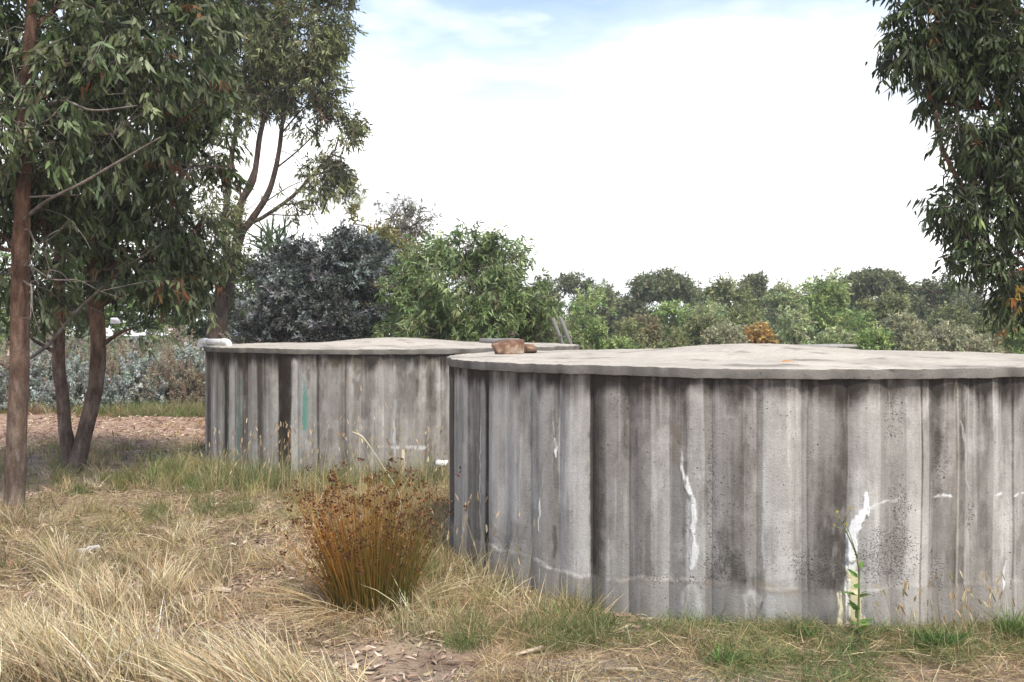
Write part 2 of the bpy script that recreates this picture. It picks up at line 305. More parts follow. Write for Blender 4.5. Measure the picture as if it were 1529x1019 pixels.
# ------------------------------------------------------------------ the two concrete tanks
def hit(c, px, py):
    """point of the tank wall seen at a pixel: its angle and height"""
    d = np.array([(px - CX) / F, 1.0]); n_ = np.linalg.norm(d); d = d / n_; b_ = d @ c; disc = max(b_ * b_ - (c @ c - TR * TR), 0)
    q = d * (b_ - disc ** .5); return math.atan2(q[1] - c[1], q[0] - c[0]), EYE - (py - HY) / F * q[1]
def make_tank(c, ztop, groove0, bands, streaks, pits, arc, na, nz_, ledge, topstain, lab, lid_dark):
    root = empty('water_tank', (c[0], c[1], 0), lab, 'water tank', 'round concrete water tanks')
    a0, a1 = arc
    th = np.concatenate([np.linspace(a0, a1, na, endpoint=False), np.linspace(a1, a0 + 360, 260, endpoint=False)]) * np.pi / 180
    zt = ztop - .055; zz = np.concatenate([[-.45], np.linspace(-.06, zt, nz_)])
    TH, Z = np.meshgrid(th, zz); S = TH * TR
    # tone table along the wall
    bt = np.array([b_[0] for b_ in bands]); bv = np.array([b_[1] for b_ in bands])
    wob = (n2(S, Z, 1.6, 1.1, 2, 3) - .5) * .022 + (n2(S, Z, 9, 2.2, 2, 31) - .5) * .006
    thw = np.degrees(TH) + np.degrees(wob)
    tone = np.interp(thw.ravel(), bt, bv).reshape(TH.shape)
    tone = tone + (n2(S, Z, 26, .4, 3, 4) - .5) * .22 + (n2(S, Z, 80, .6, 2, 5) - .5) * .12 + .03 + (n2(S, Z, 4, 1.8, 5, 6) - .5) * .42 + (n2(S, Z, 22, 16, 3, 7) - .5) * .18 + (n2(S, Z, 70, 70, 2, 8) - .5) * .10
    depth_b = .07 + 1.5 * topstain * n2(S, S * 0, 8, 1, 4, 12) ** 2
    cst = n2(S, S * 0, 9, 1, 3, 90)            # columns that weep dark stains down the wall
    tone = tone - .22 * sstep(.55, .68, cst) * sstep(.25 + 1.2 * n2(S, S * 0, 6, 1, 2, 91), .0, zt - Z) * (.5 + n2(S, Z, 20, 3, 2, 92))
    tone = tone + .14 * sstep(.56, .70, n2(S, Z, 13, .5, 3, 93))
    bl = n2(S, Z, 8, 1.9, 5, 94); tone = tone + .05 - .11 * sstep(.55, .61, bl) * (.4 + .9 * n2(S, Z, 30, 12, 3, 95)); bl2 = n2(S, Z, 14, 4, 5, 96); tone = tone - .08 * sstep(.57, .62, bl2)
    tone = tone + .12 * sstep(.60, .66, n2(S, Z, 40, 1.6, 4, 97)) + .05 * (n2(S, Z, 2, 90, 2, 98) - .5) + .10 * sstep(.58, .63, n2(S, Z, 7, 5, 5, 99))
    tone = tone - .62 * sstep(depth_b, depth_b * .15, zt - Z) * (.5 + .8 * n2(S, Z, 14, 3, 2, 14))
    lz = np.interp(np.degrees(TH).ravel(), [l[0] for l in ledge], [l[1] for l in ledge]).reshape(TH.shape) + (n2(S, S * 0, 5, 1, 5, 15) - .5) * .09
    low = sstep(.012, -.012, Z - lz) * (.45 + .55 * sstep(.35, .6, n2(S, S * 0, 3, 1, 2, 100)))
    tone = tone * (1 - low) + low * (.5 + .38 * (tone - .35) + (n2(S, Z, 20, .8, 2, 17) - .5) * .2)
    tone = tone - .16 * np.exp(-((Z - lz + .005) / .012) ** 2) * sstep(.35, .6, n2(S, S * 0, 6, 1, 2, 16))
    tone = np.clip(tone, .0, 1.05)[..., None]
    stops = np.array([[.042, .036, .031], [.115, .102, .091], [.24, .222, .204], [.375, .355, .333], [.53, .508, .48]])
    tt = tone[..., 0] * 4; i0 = np.clip(np.floor(tt).astype(int), 0, 3); fr = (tt - i0)[..., None]
    col = stops[i0] * (1 - fr) + stops[i0 + 1] * fr
    warm = (n2(S, Z, 2.2, .7, 3, 18) - .5)[..., None] * np.array([.07, .0, -.08]); col = col * (1 + warm)
    bump_r = np.zeros(TH.shape)
    for st in streaks:
        pts, w, cc, op = st['p'], st['w'], np.array(st['c']), st.get('o', 1.0)
        if not hasattr(w, '__len__'): w = [w] * len(pts)
        best = np.full(TH.shape, 9.); 
        xs_ = S + (n2(S, Z, 8, 14, 3, 40) - .5) * .035; zs_ = Z
        for (A, B, wa, wb) in zip(pts[:-1], pts[1:], w[:-1], w[1:]):
            ax, az = A[0] * TR, A[1]; bx, bz = B[0] * TR, B[1]; dx, dz = bx - ax, bz - az; L2 = dx * dx + dz * dz + 1e-9
            t_ = np.clip(((xs_ - ax) * dx + (zs_ - az) * dz) / L2, 0, 1)
            d_ = np.hypot(xs_ - ax - t_ * dx, zs_ - az - t_ * dz) / (wa + (wb - wa) * t_)
            best = np.minimum(best, d_)
        best = best * 1.15; soft = st.get('s', .38)
        m_ = sstep(1 + soft, 1 - soft, best + (n2(S, Z, 60, 22, 3, 41) - .5) * 2.0) * op
        if not st.get('solid'): m_ = m_ * (1 - .75 * sstep(.5, .68, n2(S, Z, 34, 13, 3, 43) - .03))
        col = col * (1 - m_[..., None]) + cc * m_[..., None] * (.88 + .24 * n2(S, Z, 50, 50, 2, 42))[..., None]
        bump_r += m_ * st.get('h', 0)
    pit = .004 + np.zeros(TH.shape)
    pit += .05 * sstep(.45, .75, n2(S, Z, 3, 2, 2, 50))
    for (pa, pz, ra, rz, amt) in pits:
        q = np.hypot((TH - pa) * TR / ra, (Z - pz) / rz) + (n2(S, Z, 12, 12, 2, 51) - .5) * .9
        pit += amt * sstep(1.1, .5, q)
    # fluted wall: lobes outward, sharp grooves between
    k = 30.0; g = np.abs(np.sin(k * (TH - np.radians(groove0)))) 
    amp = .027
    r = TR - amp + amp * g ** .75 + bump_r + low * .008 + (n2(S, Z, 6, 5, 3, 60) - .5) * .006
    r[0] -= .02
    V = np.stack([r * np.cos(TH), r * np.sin(TH), Z], -1).reshape(-1, 3)
    nA, nZ = len(th), len(zz); i = np.arange(nZ - 1)[:, None] * nA; j = np.arange(nA)[None]; k2 = (j + 1) % nA
    Fq = np.stack([i + j, i + k2, i + nA + k2, i + nA + j], -1).reshape(-1, 4)
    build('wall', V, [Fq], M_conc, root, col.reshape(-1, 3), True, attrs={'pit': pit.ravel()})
    # lid: bell-shaped top, thick rim
    th2 = np.linspace(0, 2 * np.pi, 721)[:-1]; lr = TR + .018
    rr = np.concatenate([[.0], np.linspace(.05, lr - .012, 70)])
    def prof(r_): return .072 * np.exp(-(r_ / .82) ** 2.4) + .022 * (1 - r_ / lr)
    A2, R2 = np.meshgrid(th2, rr); X2, Y2 = R2 * np.cos(A2), R2 * np.sin(A2)
    edge = (.75 + .25 * np.abs(np.sin(30 * (A2 - np.radians(groove0)))))
    wv = .010 * (edge - 1) * sstep(1.9, lr, R2) * 4
    Rn = R2 + wv + ((n2(X2, Y2, 3, 3, 3, 70) - .5) * .024 + (n2(X2, Y2, 16, 16, 3, 69) - .5) * .016) * sstep(1.9, lr, R2)
    Zt = ztop + prof(R2) + (n2(X2, Y2, 1.5, 1.5, 3, 71) - .5) * .022 + (n2(X2, Y2, 18, 18, 3, 72) - .5) * .012
    rings = [(Rn, Zt)]
    last_r, last_z = Rn[-1], Zt[-1]; side = []
    for (dr, dz) in ((.0105, -.003), (.012, -.0035), (.0125, -.007), (.013, -.03), (.012, -.054), (.0115, -.057), (-.012, -.058), (-.10, -.0585)):
        side.append((last_r + dr + (n2(th2, th2 * 0 + dz * 40, 30, 1, 3, 73) - .5) * .008 - .012 * sstep(.66, .74, n2(th2, th2 * 0 + dz * 30, 55, 1, 2, 77)) * (dz > -.03), last_z + dz))
    Rall = np.vstack([Rn] + [s_[0][None] for s_ in side]); Zall = np.vstack([Zt] + [s_[1][None] for s_ in side]); Aall = np.vstack([A2] + [th2[None]] * len(side))
    XX, YY = Rall * np.cos(Aall), Rall * np.sin(Aall)
    t0 = np.array([.43, .388, .338]); tl = n2(XX, YY, 2.2, 2.2, 4, 74); tl2 = n2(XX, YY, 40, 40, 2, 75)
    tl3 = n2(XX, YY, 7, 7, 4, 78); colL = t0 * (.40 + .55 * tl + .36 * tl2 + .34 * tl3)[..., None] * (1 - .45 * sstep(.56, .70, n2(XX, YY, 4, 4, 4, 79)))[..., None]
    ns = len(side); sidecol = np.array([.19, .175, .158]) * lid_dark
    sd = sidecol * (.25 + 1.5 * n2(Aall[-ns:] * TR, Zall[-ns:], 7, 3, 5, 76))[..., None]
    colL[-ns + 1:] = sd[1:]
    V = np.stack([XX, YY, Zall], -1).reshape(-1, 3); nA = len(th2); nR = len(Rall)
    i = np.arange(nR - 1)[:, None] * nA; j = np.arange(nA)[None]; k2 = (j + 1) % nA
    Fq = np.stack([i + j, i + nA + j, i + nA + k2, i + k2], -1).reshape(-1, 4)
    build('lid', V, [Fq], M_conc, root, colL.reshape(-1, 3), True, attrs={'pit': np.full(len(V), .03)})
    return root
def mk_bands(c, lst, defv):
    """lst: (pixel, tone) pairs read along the wall; crisp pairs share almost the same pixel"""
    o = [(math.degrees(hit(c, px, 700)[0]), v) for px, v in lst]; o.sort()
    lo = [(a_, v) for a_, v in zip(np.linspace(-200, o[0][0] - 1, 10), [.5, .35, .6, .4, .55, .45, .6, .3, .5, .5])]
    hi = [(a_, v) for a_, v in zip(np.linspace(o[-1][0] + 1, 200, 60), list(.5 + .2 * np.sin(np.arange(60) * 2.3)))]
    return lo + o + hi
def steps(edges):
    """[(x0,x1,tone), ...] -> crisp piecewise table"""
    o = []
    for x0, x1, v in edges:
        v1 = v if not isinstance(v, tuple) else v[1]; v0 = v if not isinstance(v, tuple) else v[0]
        o += [(x0 + .8, v0), (x1 - .8, v1)]
    return o
n_b = steps([(665, 671, .42), (671, 676, .12), (676, 692, .62), (692, 697, .78), (697, 716, .40), (716, 721, .62), (721, 727, .12), (727, 773, .74), (773, 785, .62),
    (785, 816, (.6, .52)), (816, 832, (.5, .34)), (832, 878, (.80, .74)), (878, 892, .12), (892, 905, (.2, .45)), (905, 935, .52), (935, 971, .45), (971, 1000, .68), (1000, 1018, .52), (1018, 1024, .36),
    (1024, 1050, .6), (1050, 1062, .38), (1062, 1078, .52), (1078, 1110, (.46, .30)), (1110, 1140, (.42, .54)), (1140, 1205, (.80, .72)), (1205, 1245, (.44, .36)), (1245, 1266, .24),
    (1266, 1300, (.60, .72)), (1300, 1314, .68), (1314, 1330, .52), (1330, 1352, .64), (1352, 1374, .78), (1374, 1377, .3), (1377, 1388, .74), (1388, 1424, (.5, .4)), (1424, 1427, .3), (1427, 1430, .62),
    (1430, 1441, .34), (1441, 1452, .55), (1452, 1482, .42), (1482, 1512, .7), (1512, 1515, .28), (1515, 1528, .55)])
def nl(pts): return [hit(T1, *q) for q in pts]
def fl(pts): return [hit(T2, *q) for q in pts]
WH = (.74, .74, .73); CRM = (.66, .60, .38); BLU = (.62, .70, .74); TEAL = (.12, .30, .245)
n_s = [
    dict(p=nl([(717, 625), (716, 700), (716, 790)]), w=[.004, .008, .004], c=(.55, .57, .58), o=.7),
    dict(p=nl([(694, 600), (692, 760)]), w=.004, c=(.5, .5, .5), o=.5),
    dict(p=nl([(825, 630), (827, 650)]), w=[.003, .005], c=WH, o=.5), dict(p=nl([(827, 655), (828, 668), (827, 684)]), w=[.004, .012, .003], c=WH, h=.004),
    dict(p=nl([(808, 735), (805, 760), (804, 794)]), w=[.002, .008, .004], c=WH, h=.003), dict(p=nl([(812, 700), (809, 735)]), w=.004, c=(.5, .5, .5), o=.5),
    dict(p=nl([(800, 832), (806, 842), (829, 852)]), w=.006, c=(.5, .5, .49), o=.6), dict(p=nl([(807, 850), (807, 868)]), w=.004, c=WH, o=.7),
    dict(p=nl([(1016, 672), (1018, 690), (1025, 722), (1030, 738)]), w=[.002, .010, .018, .012], c=WH, h=.005),
    dict(p=nl([(1030, 738), (1038, 755), (1035, 790), (1037, 815), (1034, 848)]), w=[.012, .016, .018, .020, .017], c=(.70, .70, .69), h=.005),
    dict(p=nl([(1030, 742), (1028, 780), (1032, 830)]), w=[.004, .007, .004], c=(.55, .55, .53), o=.6),
    dict(p=nl([(1032, 872), (1022, 885), (1017, 930)]), w=[.012, .02, .010], c=(.6, .6, .58), o=.5, s=.9), dict(p=nl([(1036, 872), (1043, 890), (1045, 928)]), w=[.012, .02, .014], c=(.62, .62, .6), o=.5, s=.9),
    dict(p=nl([(1112, 890), (1114, 930)]), w=.012, c=(.55, .55, .53), o=.35), dict(p=nl([(1122, 886), (1130, 893), (1131, 905)]), w=[.02, .025, .01], c=(.62, .62, .6), o=.5, s=.9),
    dict(p=nl([(1150, 895), (1150, 935)]), w=.03, c=(.5, .5, .49), o=.4),
    dict(p=nl([(1293, 738), (1294, 752), (1291, 766), (1281, 780), (1274, 800), (1271, 835)]), w=[.010, .022, .030, .034, .027, .022], c=(.80, .80, .82), h=.008, s=.15, solid=1),
    dict(p=nl([(1266, 792), (1266, 835), (1265, 868)]), w=[.005, .010, .007], c=BLU, h=.004),
    dict(p=nl([(1271, 835), (1272, 862), (1276, 890), (1279, 935)]), w=[.024, .030, .034, .038], c=CRM, h=.010, s=.2, solid=1),
    dict(p=nl([(1270, 822), (1271, 852)]), w=.022, c=(.78, .78, .77), h=.0, s=.4), dict(p=nl([(1266, 868), (1267, 940)]), w=.010, c=(.74, .72, .66), h=.004),
    dict(p=nl([(1255, 888), (1254, 935)]), w=[.014, .018], c=(.64, .60, .42), h=.006),
    dict(p=nl([(1296, 760), (1308, 754), (1325, 749), (1332, 749)]), w=[.010, .006, .006, .003], c=(.62, .61, .59)), dict(p=nl([(1335, 750), (1341, 747), (1346, 740)]), w=[.008, .008, .003], c=(.58, .56, .54), o=.8),
    dict(p=nl([(1396, 742), (1408, 740), (1420, 741)]), w=[.003, .009, .003], c=WH), dict(p=nl([(1488, 740), (1500, 737)]), w=[.006, .009], c=WH, o=.9), dict(p=nl([(1516, 742), (1522, 737), (1529, 736)]), w=.005, c=WH, o=.8),
    dict(p=nl([(1436, 630), (1444, 660), (1446, 715), (1453, 733)]), w=[.004, .014, .010, .006], c=(.50, .50, .49), o=.55),
    dict(p=nl([(1308, 700), (1306, 735)]), w=.006, c=(.55, .55, .54), o=.5), dict(p=nl([(1354, 595), (1355, 602)]), w=.006, c=(.5, .5, .49), o=.6),
    dict(p=nl([(1506, 840), (1504, 862), (1503, 885)]), w=[.004, .010, .006], c=(.68, .68, .67)),
    dict(p=nl([(1427, 565), (1426, 620), (1428, 740), (1428, 900)]), w=.005, c=(.34, .29, .18), o=.4),
    dict(p=nl([(1142, 690), (1140, 760), (1140, 850)]), w=[.006, .012, .006], c=(.55, .55, .54), o=.5),
    dict(p=nl([(1010, 640), (1012, 690)]), w=.03, c=(.20, .16, .115), o=.6, s=.6), dict(p=nl([(920, 868), (985, 866), (1060, 872)]), w=.02, c=(.24, .20, .15), o=.35, s=.8),
    dict(p=nl([(1135, 872), (1165, 880), (1190, 886)]), w=[.02, .035, .015], c=(.28, .245, .19), o=.55, s=.8),
    dict(p=nl([(1085, 890), (1078, 920)]), w=.006, c=(.10, .09, .07), o=.6), dict(p=nl([(1140, 900), (1122, 940)]), w=.006, c=(.10, .09, .07), o=.6),
]
n_s += [dict(p=nl([(x, y0), (x + d, y1)]), w=[w, w * .7], c=(.055, .048, .042), o=o_, s=.7) for (x, y0, y1, d, w, o_) in
        [(884, 640, 840, 1, .03, .8), (1078, 800, 850, 0, .05, .5), (1240, 800, 870, 0, .07, .65), (1245, 780, 870, 8, .05, .5), (1440, 570, 610, 0, .03, .5), (1390, 568, 585, 0, .06, .5),
         (1262, 570, 700, 0, .015, .5), (925, 570, 600, 20, .05, .45), (1090, 575, 610, 0, .05, .4), (826, 790, 850, 0, .02, .6), (765, 790, 800, 15, .06, .35), (1095, 840, 870, 10, .07, .55)]]
n_p = [(*hit(T1, x, y), rx, rz, am) for (x, y, rx, rz, am) in [(1325, 835, .20, .20, .75), (1345, 760, .05, .25, .5), (1225, 850, .22, .09, .6), (1080, 845, .14, .13, .6), (1062, 720, .03, .4, .45), (760, 815, .2, .08, .35), (850, 770, .08, .06, .4),
    (1400, 850, .06, .12, .55), (1452, 765, .03, .12, .7), (1335, 620, .06, .14, .35), (925, 600, .09, .12, .35), (1155, 840, .03, .06, .5), (900, 690, .04, .3, .3), (850, 840, .06, .06, .5), (990, 864, .25, .03, .45), (1405, 690, .05, .25, .3)]]
n_l = [(math.degrees(hit(T1, x, y)[0]), hit(T1, x, y)[1]) for x, y in [(700, 800), (770, 822), (832, 852), (900, 868), (1000, 864), (1060, 870), (1130, 884), (1200, 884), (1300, 878), (1400, 876), (1520, 870)]]
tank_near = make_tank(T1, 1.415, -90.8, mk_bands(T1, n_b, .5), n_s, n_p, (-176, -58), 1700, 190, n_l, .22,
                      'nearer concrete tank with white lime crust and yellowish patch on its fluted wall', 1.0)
f_b = steps([(304, 309, .5), (309, 312, .25), (312, 321, .62), (321, 325, .3), (325, 335, (.52, .3)), (335, 342, .05), (342, 357, .56), (357, 361, .42), (361, 368, .08), (368, 383, .56), (383, 389, .1), (389, 413, (.52, .6)),
    (413, 434, .03), (434, 450, .62), (450, 463, .55), (463, 471, .52), (471, 475, .22), (475, 515, (.52, .46)), (515, 517, .3), (517, 544, .55), (544, 560, .42), (560, 590, .58), (590, 607, .48), (607, 634, .55), (634, 650, .42), (650, 664, .48)])
OLV = (.075, .062, .038)
f_s = [dict(p=fl([(358, 570), (357, 630), (355, 690)]), w=[.014, .034, .03], c=(.10, .21, .165), o=.75, s=.5), dict(p=fl([(454, 572), (455, 600), (455, 640)]), w=[.015, .05, .03], c=TEAL, o=.9, s=.5),
    dict(p=fl([(452, 560), (450, 620)]), w=[.02, .016], c=(.42, .47, .46), o=.6, s=.5),
    dict(p=fl([(338, 530), (338, 690)]), w=[.02, .028], c=(.035, .03, .02), o=.9, s=.5), dict(p=fl([(363, 530), (364, 590)]), w=[.03, .012], c=OLV, o=.8, s=.5), dict(p=fl([(386, 530), (386, 700)]), w=[.02, .02], c=(.06, .055, .04), o=.7, s=.5),
    dict(p=fl([(424, 540), (425, 680)]), w=[.075, .055], c=(.034, .026, .020), o=.92, s=.3), dict(p=fl([(460, 535), (460, 580)]), w=[.04, .012], c=OLV, o=.6, s=.6), dict(p=fl([(505, 530), (500, 545)]), w=[.10, .03], c=OLV, o=.7, s=.7),
    dict(p=fl([(535, 535), (535, 590)]), w=[.06, .05], c=OLV, o=.6, s=.6), dict(p=fl([(600, 530), (600, 600)]), w=[.06, .03], c=(.10, .10, .085), o=.5, s=.7), dict(p=fl([(640, 530), (645, 610)]), w=[.08, .05], c=OLV, o=.45, s=.7),
    dict(p=fl([(588, 630), (590, 660), (589, 680)]), w=[.01, .02, .01], c=(.6, .6, .6), o=.7), dict(p=fl([(586, 668), (594, 668)]), w=.022, c=(.66, .66, .66), o=.8), dict(p=fl([(608, 668), (632, 669)]), w=.02, c=(.66, .66, .66), o=.75),
    dict(p=fl([(560, 667), (578, 667)]), w=.010, c=(.6, .6, .6), o=.4), dict(p=fl([(434, 640), (433, 660)]), w=.012, c=(.30, .13, .06), o=.6, s=.6), dict(p=fl([(590, 600), (585, 660)]), w=.02, c=(.48, .48, .47), o=.4, s=.6)]
f_l = [(-180, .1), (180, .1)]
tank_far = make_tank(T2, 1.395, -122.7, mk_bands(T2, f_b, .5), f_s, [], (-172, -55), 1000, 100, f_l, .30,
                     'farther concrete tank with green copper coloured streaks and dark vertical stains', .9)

# ------------------------------------------------------------------ things on and by the tanks
def box(c, s, rz=0, tilt=(0, 0), bev=.006, jit=0.0):
    """bevelled box as arrays"""
    x, y, z = np.array(s) / 2; b_ = bev; V = []
    for sz in (-1, 1):
        for lay in ((x - b_, y - b_, z), (x, y, z - b_)) if sz > 0 else ((x, y, z - b_), (x - b_, y - b_, z)):
            V += [(-lay[0], -lay[1], sz * lay[2]), (lay[0], -lay[1], sz * lay[2]), (lay[0], lay[1], sz * lay[2]), (-lay[0], lay[1], sz * lay[2])]
    V = np.array(V)
    # order layers bottom -> top
    V = V.reshape(4, 4, 3); V = V[np.argsort(V[:, 0, 2])].reshape(-1, 3)
    if jit: V = V + rng.normal(size=V.shape) * jit
    cx_, sx_ = math.cos(tilt[0]), math.sin(tilt[0]); cy_, sy_ = math.cos(tilt[1]), math.sin(tilt[1]); cz_, sz_ = math.cos(rz), math.sin(rz)
    Rm = np.array([[cz_, -sz_, 0], [sz_, cz_, 0], [0, 0, 1]]) @ np.array([[cy_, 0, sy_], [0, 1, 0], [-sy_, 0, cy_]]) @ np.array([[1, 0, 0], [0, cx_, -sx_], [0, sx_, cx_]])
    V = V @ Rm.T + np.array(c); fs = [[3, 2, 1, 0], [12, 13, 14, 15]]
    for l in range(3):
        for k in range(4): fs.append([l * 4 + k, l * 4 + (k + 1) % 4, l * 4 + 4 + (k + 1) % 4, l * 4 + 4 + k])
    return V, [np.array(fs)]
def rock(name, c, s, rz, label, material, cat='rock', group=None, seed=1, ang=1.0):
    """angular chunk: subdivided box cut by noise planes"""
    import bmesh
    bm = bmesh.new(); bmesh.ops.create_cube(bm, size=2); bmesh.ops.subdivide_edges(bm, edges=bm.edges[:], cuts=5, use_grid_fill=True)
    r_ = np.random.default_rng(seed); V = np.array([v.co[:] for v in bm.verts])
    for _ in range(7):
        n_ = unit(r_.normal(size=3) * np.array([1, 1, .6])); d_ = r_.uniform(.68, 1.05); e = V @ n_ - d_; V = V - np.clip(e, 0, None)[:, None] * n_
    V = V * (1 + .16 * (fbm(V * 2.6 + seed, 3, seed) - .5)[:, None]) * np.array(s) / 2
    V[:, 2] -= V[:, 2].min(); cz_, sz_ = math.cos(rz), math.sin(rz); V = V @ np.array([[cz_, sz_, 0], [-sz_, cz_, 0], [0, 0, 1]])
    fs = np.array([[v.index for v in f.verts] for f in bm.faces]); bm.free()
    return tag(build(name, V + np.array(c), [fs], material, origin=c), label, cat, group)
def lid_z(c, ztop, x, y):
    r_ = math.hypot(x - c[0], y - c[1]); return ztop + .072 * math.exp(-(r_ / .82) ** 2.4) + .022 * (1 - r_ / (TR + .018))
p = P(756, 529, 8.5); z = lid_z(T1, 1.415, p[0], p[1]) - .008
rock('rock', (p[0], p[1], z), (.28, .16, .12), .25, 'reddish brown rock chunk, the larger one on the edge of the nearer tank lid', M_rock, 'rock', None, 4)
p = P(788, 527, 8.8); rock('rock', (p[0], p[1], lid_z(T1, 1.415, p[0], p[1]) - .008), (.12, .12, .08), .9, 'small brown rock piece tucked against the right of the larger reddish rock', M_rock, 'rock', None, 9)
# flat covers
x, y = 2.44, 8.62; b_ = Acc(); b_.add(*box((x, y, 1.478), (.47, .42, .022), .1, (0, R_(-1.2)), .004)); o = b_.build('hatch_cover', M_slab, origin=(x, y, 1.478))
tag(o, 'thin flat cover slab lying on the hump of the nearer tank lid', 'hatch cover')
x, y = -.17, 14.35; z = lid_z(T2, 1.395, x, y); b_ = Acc(); b_.add(*box((x, y, z + .03), (.53, .45, .062), .05, (0, 0), .006)); o = b_.build('hatch_cover', M_board, origin=(x, y, z))
tag(o, 'low grey hatch cover at the back of the farther tank lid, behind the rocks', 'hatch cover')
# leaves dropped on the nearer lid
for (px, Y, lab) in ((856, 9.85, 'orange brown dead leaf on the back edge of the nearer tank lid'), (1176, 6.3, 'tan dead leaf lying near the front rim of the nearer tank lid')):
    X = (px - CX) / F * Y; z = lid_z(T1, 1.415, X, Y) + .012
    V, fs, _ = leafmesh(np.array([[X - .04, Y, z]]), np.array([[1., .2, .06]]), .10, .035, curl=.3, flat=np.array([[0, 0, 1.]]))
    tag(build('fallen_leaf', V, fs, M_litter, col=np.tile([.42, .22, .09], (len(V), 1)), origin=(X, Y, z)), lab, 'fallen leaf')
# ladder against the far tank
lx, ly = .80, 14.30; root = empty('ladder', (1.33, 14.45, float(hgt(1.33, 14.45))), 'grey wooden ladder leaning against the back right side of the farther tank', 'ladder')
tn = np.array([-.27, .963, 0]); out_ = np.array([.963, .27, 0]); topc = np.array([.585, 14.2, 1.74]); footc = np.array([1.27, 14.39, -.05]); rl = Acc
rl_off = np.array(root.location)
for s in (-1, 1):
    q = Acc(); V, fs = tube([topc + tn * .17 * s - rl_off, footc + tn * .19 * s - rl_off], [.026, .030], 4, 6, .05); q.add(V, fs); q.build('rail', M_ladder, root)
d = footc - topc; L = np.linalg.norm(d)
for k in range(6):
    cc = topc + d / L * (.27 + .29 * k) - rl_off; q = Acc(); V, fs = tube([cc - tn * .175, cc + tn * .175], [.014, .014], 6, 2); q.add(V, fs); q.build('rung', M_ladder, root)
# white overflow pipe over the rim of the far tank
rim = P(305, 512, 13.25); root = empty('overflow_pipe', (rim[0], 13.25, 0), 'white plastic pipe bent over the left rim of the farther tank', 'pipe'); ro = np.array([rim[0], 13.25, 0])
zc = 1.442; xl = rim[0] - .035; xr = P(338, 512, 13.1)[0]
q = Acc(); q.add(*tube([(xl + .06, 13.25, zc), (xr - .05, 13.12, zc)] - ro, [.037, .037], 14, 2)); q.build('pipe', M_pvc, root, smooth=True)
q = Acc(); q.add(*tube(np.array([(xr - .06, 13.125, zc), (xr - .01, 13.115, zc - .002), (xr + .022, 13.11, zc - .025), (xr + .026, 13.11, zc - .06)]) - ro, [.043] * 4, 14, 4)); q.build('elbow', M_pvc, root, smooth=True)
q = Acc(); q.add(*tube(np.array([(xl + .07, 13.25, zc), (xl + .02, 13.255, zc), (xl - .01, 13.26, zc - .03), (xl - .012, 13.26, zc - .07)]) - ro, [.043, .043, .043, .043], 14, 4)); q.build('elbow', M_pvc, root, smooth=True)
q = Acc(); q.add(*tube(np.array([(xl - .012, 13.26, zc - .06), (xl + .012, 13.42, zc - .16), (xl + .015, 13.44, .02)]) - ro, [.022, .02, .02], 12, 4)); q.build('downpipe', M_pvc, root, smooth=True)
# outlet low on the far tank
th_, z_ = hit(T2, 655, 693); w_ = np.array([T2[0] + TR * math.cos(th_), T2[1] + TR * math.sin(th_), .19]); nrm = np.array([math.cos(th_), math.sin(th_), 0])
root = empty('outlet_pipe', tuple(w_), 'short white plastic outlet pipe low on the farther tank, beside the nearer tank', 'pipe')
q = Acc(); q.add(*tube([nrm * -.05, nrm * .16], [.03, .03], 12, 2)); q.build('pipe', M_pvc, root, smooth=True)
q = Acc(); q.add(*tube([nrm * .13 + np.array([-.06, 0, 0]), nrm * .13 + np.array([.07, 0, 0])], [.036, .036], 12, 2)); q.build('tee', M_pvc, root, smooth=True)
# pale stake
p = gpt(601, 722); q = Acc(); q.add(*box((p[0], p[1], .12), (.035, .02, .46), .3, (0, .04), .003)); tag(q.build('wooden_stake', M_stake, origin=p), 'short pale timber stake standing in grass behind the brown rush', 'stake')

# ------------------------------------------------------------------ trees and shrubs
def foliage(clumps, L, W, cols, wts, droop=.6, twig=.28, per=10, simple=False, gap=.44, gscale=2.2, jit=.2, seed=0, up=0., shell=.5, curl=.12, lv=.3):
    """leaf sprays hung through ellipsoidal clumps; returns leaf arrays and twig ends"""
    Vs = []; Fs = {}; Cs = []; tw = []; n0 = 0
    for (c, r, n) in clumps:
        c = np.asarray(c, float); r = np.asarray(r, float); m = max(int(n / per), 3)
        u = unit(rng.normal(size=(m * 3, 3))); rad = rng.uniform(shell ** 3, 1, (m * 3, 1)) ** (1 / 3.)
        o = c + u * rad * r
        keep = fbm(o * gscale + seed * 3.1, 2, seed) > gap; o = o[keep][:m]; u = u[keep][:m]; m = len(o)
        if m == 0: continue
        d = unit(u * .8 + rng.normal(size=(m, 3)) * .5 + np.array([0, 0, up - droop * .7]))
        e = o + d * twig * rng.uniform(.6, 1.2, (m, 1)); tw.append((o, e))
        k = per; t = rng.uniform(.05, 1.05, (m, k, 1)); lp = (o[:, None] * (1 - t) + e[:, None] * t).reshape(-1, 3)
        ld = np.repeat(d, k, 0) * .45 + rng.normal(size=(m * k, 3)) * .56 + np.array([0, 0, up * .6 - droop])
        tint = np.repeat(pal(m, cols, wts, jit), k, 0) * (1 + rng.normal(size=(m * k, 1)) * .15)
        lp = lp + unit(rng.normal(size=lp.shape)) * twig * .08
        V, fs, vp = leafmesh(lp, ld, L * rng.uniform(1 - lv, 1 + lv, len(lp)), W * rng.uniform(.75, 1.25, len(lp)), simple, curl)
        Vs.append(V); Cs.append(np.repeat(np.clip(tint, .005, .9), vp, 0))
        for f in fs: Fs.setdefault((f.shape[1]), []).append(f + n0)
        n0 += len(V)
    return np.concatenate(Vs), [np.concatenate(f) for f in Fs.values()], np.concatenate(Cs), tw
